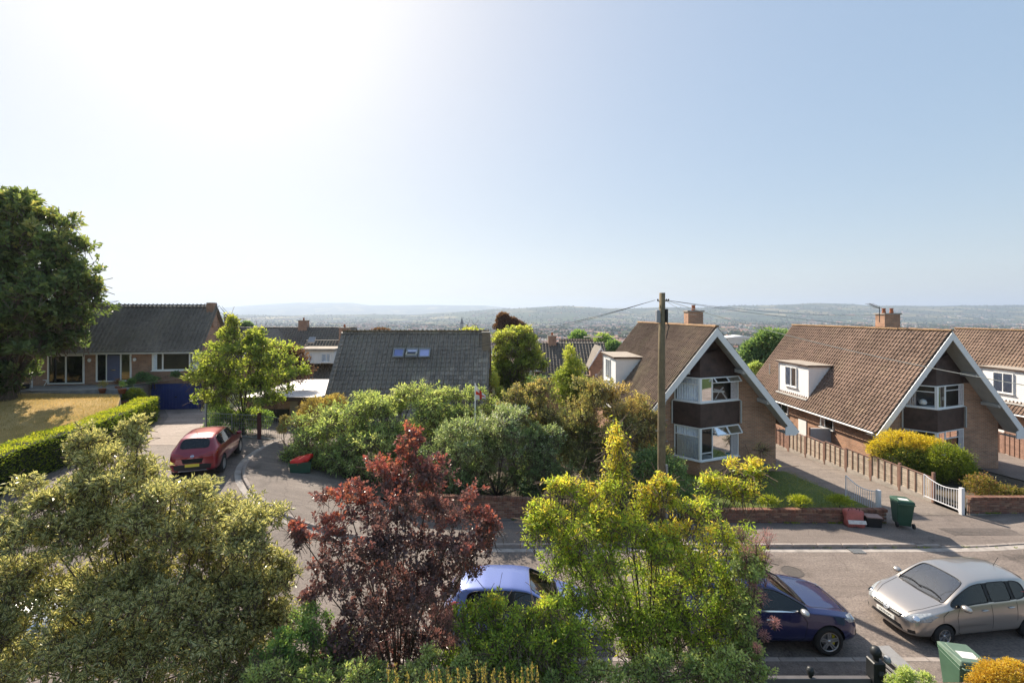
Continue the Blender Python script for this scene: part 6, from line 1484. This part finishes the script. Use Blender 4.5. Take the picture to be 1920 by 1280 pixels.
# seed heads of tall grass at the bottom edge
gs = thing('tall_grass', 'straw-coloured grass heads along the bottom edge', 'grass', (-.4, 4.1, 3.0)); gs['kind'] = 'stuff'
ln, pp, dd = [], [], []
for px in list(range(728, 770, 11)) + list(range(795, 1010, 9)):
    t_ = W(px + grng.uniform(-5,5), grng.uniform(1236, 1276), 4.1 + grng.uniform(-.2,.2)) - Vector((-.4,4.1,3.0)); b_ = Vector((t_.x - .05, t_.y, -.6))
    ln.append((np.array(b_), np.array(t_))); 
    for k in range(46): f = grng.uniform(0, .17); a = np.array([-.06, 0, 1.0]); pp.append(np.array(t_) - a*f + grng.normal(0, .006, 3)); dd.append(a + grng.normal(0, .35, 3))
stick_mesh(ln, .003, .002, pm('straw_stalk', (.35,.27,.12), .8, .2), 'stalks', gs)
leaf_cloud('seed_heads', np.array(pp), np.array(dd), .022, G['straw'], gs, grng.random(len(pp)), .28)

# --- across the street
plant('large_shrub', 'broad grey-green shrub hiding the front of the skylight house', 'shrub', 23.5, [(585,835,50,55,.5),(640,805,65,52,.55),(700,780,70,50,.55),(770,755,72,38,.6),(835,755,62,38,.6),(720,835,80,50,.45),(645,860,65,45,.45),(800,810,80,50,.5),(760,870,60,50,.35),(870,790,45,45,.55),(560,855,30,32,.5),(920,775,45,30,.6),(890,740,28,20,.6)], G['olive'], .17, 430, 8, .30, shoot=.45, trunk=.1, stems=4, jag=.26, inner=.5, drop=.25)
plant('yellow_shrub', 'straw-yellow shrub between the garage and the broad grey-green shrub', 'shrub', 26.5, [(600,768,42,26,.6),(570,785,20,20,.5),(628,755,26,18,.7)], G['straw'], .12, 420, 5, .35, trunk=.05, stems=3, jag=.18)
plant('silver_shrub', 'silvery dark green shrub above the brick wall, behind the purple bush', 'shrub', 20.8, [(880,835,75,60,.6),(945,810,60,45,.65),(840,880,50,55,.45),(920,895,75,60,.4),(990,850,62,55,.5),(985,915,50,45,.3),(860,935,60,40,.35),(1010,890,45,50,.35),(1030,830,40,40,.5),(960,775,40,24,.65),(800,900,36,46,.4),(1050,900,40,44,.4)], G['silver'], .12, 460, 8, .42, shoot=.38, trunk=.09, stems=4, jag=.28)
plant('rusty_tree', 'rusty-tinted tree in front of the white dormer of the first chalet', 'tree', 22.4, [(1060,775,60,45,.5),(1120,745,60,48,.65),(1175,765,52,45,.75),(1150,815,75,45,.6),(1070,830,60,45,.4),(1205,815,42,45,.7),(1110,865,65,45,.35),(1180,870,52,42,.4),(1230,790,26,18,.8),(1235,855,30,25,.5),(960,755,32,34,.55),(1000,775,40,38,.5),(1010,735,36,24,.6)], G['rusty'], .13, 340, 8, .5, shoot=.4, trunk=.07, stems=3, jag=.34)
plant('conifer', 'small pointed conifer in front of the grey-roofed bungalow', 'tree', 27.5, [(1068,668,12,24,.8),(1075,690,24,22,.7),(1062,712,32,24,.5),(1085,725,30,22,.55),(1068,740,40,24,.4)], G['fresh'], .13, 420, 6, .35, trunk=.09, jag=.2, drop=.2)
plant('dark_shrub', 'dark ivy-like shrub at the foot of the telephone pole', 'shrub', 19.9, [(1215,880,42,45,.4),(1260,895,34,42,.45),(1180,915,42,36,.35),(1240,935,40,28,.4),(1120,925,46,32,.35),(1290,935,18,22,.5)], G['dark'], .09, 520, 5, .55, trunk=.06, stems=3, jag=.16)
plant('garden_tree', 'leafy light green tree beside the blue garage door', 'tree', 27.0, [(440,652,55,28,.6),(500,660,50,30,.55),(400,678,48,22,.6),(465,695,70,34,.5),(535,695,40,24,.55),(378,704,34,16,.65),(415,725,56,24,.45),(500,728,58,26,.5),(388,745,36,18,.5),(455,765,46,24,.4),(428,622,22,14,.7),(436,602,7,10,.8),(480,628,22,16,.6)], G['fresh'], .18, 125, 8, .6, shoot=.5, trunk=.07, stems=2, jag=.36, drop=.1)
plant('reddish_tree', 'dark reddish-green tree behind the light green one', 'tree', 33.5, [(520,668,34,26,.4),(550,672,32,28,.5),(565,695,26,24,.35),(535,692,36,24,.3)], G['copper'], .16, 420, 5, .5, trunk=.1)
plant('gate_shrub', 'yellow-green shrub behind the galvanised mesh gate', 'shrub', 27.6, [(410,772,26,20,.7),(425,795,36,24,.4),(400,805,22,20,.3),(465,790,30,26,.4),(495,785,20,18,.5)], G['mid'], .1, 420, 5, .5, trunk=.04, stems=3, jag=.18)
plant('bramble', 'small russet shrub right of the mesh gate', 'shrub', 25.6, [(535,790,12,14,.8),(528,805,10,10,.7)], G['rusty'], .07, 320, 4, .5, trunk=.02)
plant('broad_tree', 'tall green tree at the right end of the skylight house', 'tree', 37.5, [(945,640,30,26,.7),(985,645,34,30,.65),(960,680,42,36,.45),(1000,680,26,32,.5),(965,720,42,36,.3),(990,735,32,30,.3),(935,665,14,30,.6),(890,622,26,8,.8),(975,622,28,14,.85)], G['fresh'], .24, 220, 7, .5, shoot=.6, trunk=.18, jag=.34)
plant('climbing_vine', 'bright green climber spilling over the end of the skylight roof', 'vine', 32.0, [(927,715,9,20,.9),(938,735,10,10,.85),(930,755,14,16,.5)], G['fresh'], .13, 220, 4, .55, trunk=.03, jag=.3)
plant('dark_bush', 'dark bush below the tall green tree', 'shrub', 33, [(960,755,34,26,.2),(985,765,30,22,.25),(1010,720,26,18,.35)], G['dark'], .15, 360, 5, .5, trunk=.06)
plant('big_tree', 'big dark broadleaf tree at the left edge in front of the bungalow', 'tree', 30.0, [(10,395,55,55,.6),(70,430,62,55,.65),(30,490,75,70,.45),(105,465,48,48,.65),(130,520,46,40,.6),(75,550,80,60,.4),(150,560,36,30,.6),(-20,560,70,80,.35),(60,620,90,50,.3),(125,610,50,42,.4),(170,535,22,14,.7),(10,665,60,40,.35),(75,645,45,24,.35),(-30,440,60,70,.5),(-90,520,90,120,.4),(0,695,45,30,.3),(30,690,34,24,.25),(-30,720,50,26,.25),(5,722,30,16,.25)], G['dark2'], .34, 230, 8, .6, shoot=.6, trunk=.42, jag=.36, foot=3.0, depth=.9)
plant('round_tree', 'rounded dark green tree between the two chalets', 'tree', 58, [(1445,645,36,30,.5),(1412,665,26,28,.45),(1470,655,24,26,.5),(1435,680,42,26,.35),(1475,640,22,22,.55),(1400,690,24,20,.4)], G['dark'], .34, 620, 5, .6, trunk=.3, jag=.15, foot=-5)
plant('light_shrub', 'pale green shrub below the rounded tree, beside the second chalet', 'shrub', 46, [(1418,690,16,12,.6),(1405,705,14,10,.5),(1440,700,10,8,.6)], G['olive'], .2, 240, 5, .5, trunk=.08, foot=-3)
plant('copper_tree', 'rust-brown domed tree rising behind the tall green tree', 'tree', 75, [(943,600,13,13,.6),(957,604,16,9,.5),(970,609,14,6,.5),(945,612,20,8,.4)], G['copper'], .3, 520, 5, .6, trunk=.25, jag=.08, inner=.6, foot=-6)
plant('copper_tree', 'small rust-brown rounded treetop above the skylight roof', 'tree', 110, [(714,622,18,7,.5),(704,624,10,5,.5)], G['copper'], .4, 420, 5, .6, trunk=.25, jag=.1, foot=-12)
for (lab, px_, py_, s_, d_, g_) in (('bushy tree left of the pointed conifer top beyond the bungalow', 1085, 632, 18, 120, 'mid'), ('large pale tree just left of the first chalet roof', 1130, 640, 20, 95, 'olive'), ('dark tree touching the first chalet roof edge', 1150, 652, 18, 90, 'dark'), ('tall tree behind the first chalet roof edge', 1105, 655, 14, 88, 'mid'), ('low hedge tree behind the terraced roofs', 462, 612, 12, 105, 'dark')):
    plant('valley_tree', lab, 'tree', d_, [(px_, py_, s_, s_*.8, .5), (px_+s_*.6, py_+s_*.5, s_*.8, s_*.7, .4), (px_-s_*.6, py_+s_*.6, s_*.8, s_*.7, .45)], G[g_], .38, 520, 4, .6, trunk=.25, jag=.16, foot=-8, twig=False)
plant('golden_hedge', 'domed golden-topped hedge in front of the second chalet bay', 'hedge', 24.6, [(1690,826,46,20,.95),(1648,842,26,18,.85),(1735,836,40,20,.95),(1690,862,52,30,.3),(1735,872,46,28,.3)], leaf_mat('gold_hedge_leaf', [(0, (.045,.08,.022)), (.4, (.10,.15,.03)), (.62, (.42,.37,.05)), (1, (.75,.58,.08))], .42, .45, tint=(1,1,.3)), .075, 950, 6, .5, trunk=.06, stems=4, jag=.17, inner=.6)
plant('green_hedge', 'domed bright green shrub between the golden hedge and the white gate', 'hedge', 23.6, [(1775,862,44,32,.55),(1795,878,36,26,.5),(1750,885,34,26,.45),(1815,893,20,16,.5)], G['hedge'], .07, 950, 6, .5, trunk=.06, stems=3, jag=.17, inner=.6)
plant('flowering_shrub', 'pale yellow and pink flowering shrub above the right brick wall', 'shrub', 21.0, [(1840,910,30,24,.7),(1865,925,30,20,.65),(1895,925,26,16,.6),(1925,928,26,14,.6)], leaf_mat('rose_leaf', [(0, (.04,.06,.02)), (.45, (.12,.13,.035)), (.75, (.33,.28,.06)), (1, (.45,.2,.13))], .42, .45), .08, 380, 5, .5, trunk=.03, stems=3, jag=.24)
pp_ = pot_plant('small sparse tree in a teal pot at the corner of the first chalet', Vector((W(1432,0,24.2).x, 24.2, .12)), .5, .28, pm('teal_glaze', (.06,.22,.24), .3, .2))
p_, d_, t_, l_ = twigs([(np.array([-.1,0,1.3]), np.array([.7,.5,.5]), 1, .6)], 90, 4, .1, .3); stick_mesh([(np.array([0,0,.4]), np.array([-.05,0,1.2]))] + l_[:30], .02, .006, M['twig'], 'stem', pp_); leaf_cloud('foliage', p_, d_, .07, G['rusty'], pp_, t_, .4)
for lab, px_, py_, d_, ph, pr, pmat, gm_, s_ in (('white-flowered plant in a black pot at the left end of the lawn', 45, 730, 32.6, .45, .3, M['black'], 'straw', .42), ('orange pot with a low plant on the bank', 229, 748, 32.0, .35, .25, M['pot'], 'mid', .3), ('pink pot with trailing leaves beside the terrace steps', 192, 748, 32.2, .3, .22, M['pot'], 'rusty', .32), ('plant in a brown pot by the bungalow door', 222, 737, 33.0, .35, .2, M['pot'], 'copper', .3)):
    c_ = W(px_, py_, d_); c_.z = bank(c_.x, c_.y) - .02 if c_.x < -25.4 else c_.z; q_ = pot_plant(lab, c_, ph, pr, pmat)
    p_, dd_, t_, l_ = twigs([(np.array([0,0,ph+s_]), np.array([s_,s_,s_]), 1, .6)], 80, 4, .1, .3); leaf_cloud('foliage', p_, dd_, .09, G[gm_], q_, t_, .5)
plant('bank_shrub', 'yellow-green shrub on the bank left of the blue garage door', 'shrub', 32.5, [(252,738,18,12,.7),(238,745,12,10,.5),(265,745,12,9,.6)], G['hedge'], .1, 300, 5, .4, trunk=.03, stems=3, foot=2.2)
plant('wall_shrub', 'dark green shrub against the bungalow wall under its wide window', 'shrub', 34.4, [(268,707,16,10,.3),(330,702,12,6,.2),(285,712,14,8,.35)], G['dark'], .1, 300, 5, .5, trunk=.03, stems=3, foot=3.3)
plant('wall_shrub', 'small dark shrubs near the terrace edge by the front door', 'shrub', 33.6, [(238,722,10,7,.4),(247,715,8,6,.3)], G['mid'], .1, 200, 5, .5, trunk=.03, foot=3.3)
# tufts along the top of the front wall
for k, (px_, w_) in enumerate(((1500, 26), (1575, 28), (1440, 22))):
    plant('border_plant', ('grassy yellow-green tuft behind the low wall, nearest the bin', 'grassy yellow-green tuft behind the middle of the low wall', 'grassy tuft behind the low wall nearest the yellow tree')[(1, 0, 2)[k]], 'plant', 19.2, [(px_, 941, w_, 10, .7)], G['hedge'], .14, 320, 4, .18, foot=.35, trunk=.02, updir=1.6, limbs=False, twig=False, jag=.3)
# grass of the two lawns
def turf(name, label, n_, xy, zf, mat, leaf, keep=None):
    x, y = xy; P = np.stack([x, y, np.array([zf(a_, b_) for a_, b_ in zip(x, y)])], -1)
    root = thing(name, label, 'grass'); root['kind'] = 'stuff'
    D = np.array([0, 0, 1.0]) + grng.normal(0, .45, (len(P), 3)); tn = np.clip(.5 + .22*np.sin(x*1.3 + 2*np.sin(y*.9)) + grng.normal(0, .18, len(P)), 0, 1)
    leaf_cloud('blades', P, D, leaf, mat, root, tn, .16, up=.1)
xx = grng.uniform(6.3, 15.2, 26000); yy = 18.85 + 6.0 * grng.random(26000) ** 1.5
turf('front_lawn_grass', 'mown grass of the front lawn behind the low wall', 26000, (xx, yy), lambda a_, b_: .42 - .06*(b_ - 18.8), leaf_mat('lawn_blade', [(0, (.12,.16,.04)), (.5, (.22,.26,.07)), (1, (.42,.36,.13))], .45, .6), .07)
yy = grng.uniform(13.2, 31.5, 60000); xe = np.interp(yy, [p[1] for p in lw_b], [p[0] for p in lw_b]); xx = xe - .1 - grng.random(60000) ** 1.3 * 17
turf('parched_grass', 'dry golden grass of the bank lawn', 60000, (xx, yy), bank, leaf_mat('dry_blade', [(0, (.20,.19,.06)), (.45, (.44,.33,.13)), (1, (.62,.47,.24))], .4, .7, tint=(1,.9,.6)), .09)
# weeds in the joint between wall, pavement and kerb
wx = np.concatenate([grng.uniform(7, 15.2, 260), grng.uniform(19.8, 26, 160), grng.uniform(-4, 1.6, 120), grng.uniform(2, 19, 160)]); wy_ = np.concatenate([np.full(260, 18.57), 19.52 + .05*(wx[260:420] - 19.6), np.full(120, 18.88), np.full(160, 16.84)]) + grng.normal(0, .03, 700)
clump = np.sin(wx*5.1) * np.sin(wx*1.7 + 1) > -.1; wx, wy_ = wx[clump], wy_[clump]; wx = np.repeat(wx, 9) + grng.normal(0, .03, len(wx)*9); wy_ = np.repeat(wy_, 9) + grng.normal(0, .02, len(wy_)*9)
turf('weeds', 'small weeds growing along the wall foot and kerb', 0, (wx, wy_), lambda a_, b_: h(a_, b_) + (.11 if b_ > 17 else .0), G['hedge'], .07)
# clipped hedge along the bank
def hedge(label, path, hgt, wid, mat, leaf=.07, dens=420):
    root = thing('clipped_hedge', label, 'hedge', (path[0][0], path[0][1], 0)); o = np.array([path[0][0], path[0][1], 0.0])
    pts = smooth_poly(path, 2); P, D, N_ = [], [], []
    core = MB()
    for a, c in zip(pts, pts[1:]):
        a3, c3 = Vector((a[0], a[1], h(*a))), Vector((c[0], c[1], h(*c))); u = (c3 - a3); L = u.length; u.normalize(); s = Vector((-u.y, u.x, 0)).normalized()
        if L < .01: continue
        w2 = wid/2 - .08
        core.hexa([a3 - s*w2 - Vector(o), a3 + s*w2 - Vector(o), c3 + s*w2 - Vector(o), c3 - s*w2 - Vector(o)] + [v - Vector(o) + Vector((0,0,hgt-.10)) for v in (a3 - s*w2, a3 + s*w2, c3 + s*w2, c3 - s*w2)])
        n_ = int(L * dens)
        for face in ('t', 'l', 'r'):
            nn = int(n_ * (wid if face == 't' else hgt)); t = grng.random(nn)[:, None]; base = np.array(a3) + (np.array(c3) - np.array(a3)) * t
            wob = (.05*np.sin(base[:,0]*3.1 + base[:,1]*2.3) + .04*np.sin(base[:,1]*5.3))[:, None]
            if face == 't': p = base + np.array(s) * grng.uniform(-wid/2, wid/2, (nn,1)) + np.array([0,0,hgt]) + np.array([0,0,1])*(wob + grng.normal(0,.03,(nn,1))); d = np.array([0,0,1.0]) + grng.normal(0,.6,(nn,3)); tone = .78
            else:
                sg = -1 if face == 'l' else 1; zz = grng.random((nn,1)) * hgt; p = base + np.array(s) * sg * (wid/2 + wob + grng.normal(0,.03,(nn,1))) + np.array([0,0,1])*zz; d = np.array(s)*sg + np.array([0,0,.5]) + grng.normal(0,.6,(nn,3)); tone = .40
            P.append(p - o); D.append(d); N_.append(np.clip(tone + grng.normal(0,.17,nn), 0, 1))
    core.build('stems', pm('hedge_shade_core', (.012,.018,.006), 1, .3), root)  # solid box, the hedge's inner shade painted as a near-black colour
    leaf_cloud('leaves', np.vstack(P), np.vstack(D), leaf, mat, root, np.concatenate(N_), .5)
    return root
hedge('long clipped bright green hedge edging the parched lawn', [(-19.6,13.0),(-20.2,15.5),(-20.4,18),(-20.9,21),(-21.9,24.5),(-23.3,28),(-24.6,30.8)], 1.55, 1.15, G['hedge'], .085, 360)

# --- woods and trees scattered over the valley
bm = bmesh.new(); bmesh.ops.create_icosphere(bm, subdivisions=2, radius=1)
for v in bm.verts: v.co *= 1 + .22*math.sin(v.co.x*7 + v.co.y*5) * math.sin(v.co.z*6 + 1); v.co.z *= .85
ico_v = np.array([v.co[:] for v in bm.verts]); ico_f = np.array([[v.index for v in f.verts] for f in bm.faces]); bm.free()
bm = bmesh.new(); bmesh.ops.create_icosphere(bm, subdivisions=1, radius=1); lo_v = np.array([v.co[:] for v in bm.verts]); lo_f = np.array([[v.index for v in f.verts] for f in bm.faces]); bm.free()
def blobs(name, label, P, S, v, f, mat):
    N = len(P); a = grng.uniform(0, 6.28, N); c, s = np.cos(a)[:, None], np.sin(a)[:, None]
    jit = 1 + grng.normal(0, .14, (N, len(v)))
    V = np.stack([(v[None,:,0]*c - v[None,:,1]*s)*jit, (v[None,:,0]*s + v[None,:,1]*c)*jit, v[None,:,2]*jit*.9 + .5], -1) * S[:, None, None] + P[:, None]
    Fc = f[None] + (np.arange(N)*len(v))[:, None, None]
    me = np_mesh(name, V, Fc.reshape(-1, 3), mat); at = me.attributes.new('rnd', 'FLOAT', 'FACE'); at.data.foreach_set('value', np.clip(np.repeat(grng.random(N), len(f)) + grng.normal(0,.12,N*len(f)), 0, 1).astype(np.float32))
    return obj(name, me, None, kind='stuff', label=label, category='trees')
m, n, l, b = nodes('far_foliage'); a = n.new('ShaderNodeAttribute'); a.attribute_name = 'rnd'
l.new(ramp(n, l, a.outputs['Fac'], [(0, (.018,.03,.012)), (.5, (.036,.055,.02)), (1, (.075,.09,.03))]), b.inputs['Base Color']); b.inputs['Roughness'].default_value = 1; b.inputs['Specular IOR Level'].default_value = .05; M['far_foliage'] = m
def scatter(N, d0, d1, smin, smax):
    d = np.exp(grng.uniform(math.log(d0), math.log(d1), N*3)); x = (grng.uniform(330, 2000, N*3) - 960)/FPX*d
    keep = (np.sin(x*.006 + 2) * np.sin(d*.0045 + x*.002) + grng.normal(0, .5, N*3)) > -.1; d, x = d[keep][:N], x[keep][:N]
    return np.stack([x, d, hts(x, d) + hills(x, d)], -1), grng.uniform(smin, smax, len(d))
P, S = scatter(1900, 420, 1500, 3.0, 6.5); blobs('valley_trees', 'many rounded trees standing among the valley houses', P, S, ico_v, ico_f, M['far_foliage'])
P, S = scatter(6500, 1200, 6000, 4.5, 8.5); blobs('distant_woods', 'distant woods and hedgerow trees on the plain and hillside', P, S, lo_v, lo_f, M['far_foliage'])

# ------------------------------------------------------------------ haze over the valley
hz = MB().box(-30000, 30000, -60, 17000, -75, 420).build('haze', None, None)
hz.data.materials.clear(); m = bpy.data.materials.new('haze_air'); m.use_nodes = True; nt = m.node_tree; nt.nodes.clear()
out = nt.nodes.new('ShaderNodeOutputMaterial'); pv = nt.nodes.new('ShaderNodeVolumePrincipled'); pv.inputs['Color'].default_value = (.66,.79,1.0,1); pv.inputs['Density'].default_value = 1.25e-4; pv.inputs['Anisotropy'].default_value = .25
nt.links.new(pv.outputs[0], out.inputs['Volume']); hz.data.materials.append(m); hz['kind'] = 'stuff'; hz['label'] = 'thin bluish haze lying over the valley'; hz['category'] = 'haze'
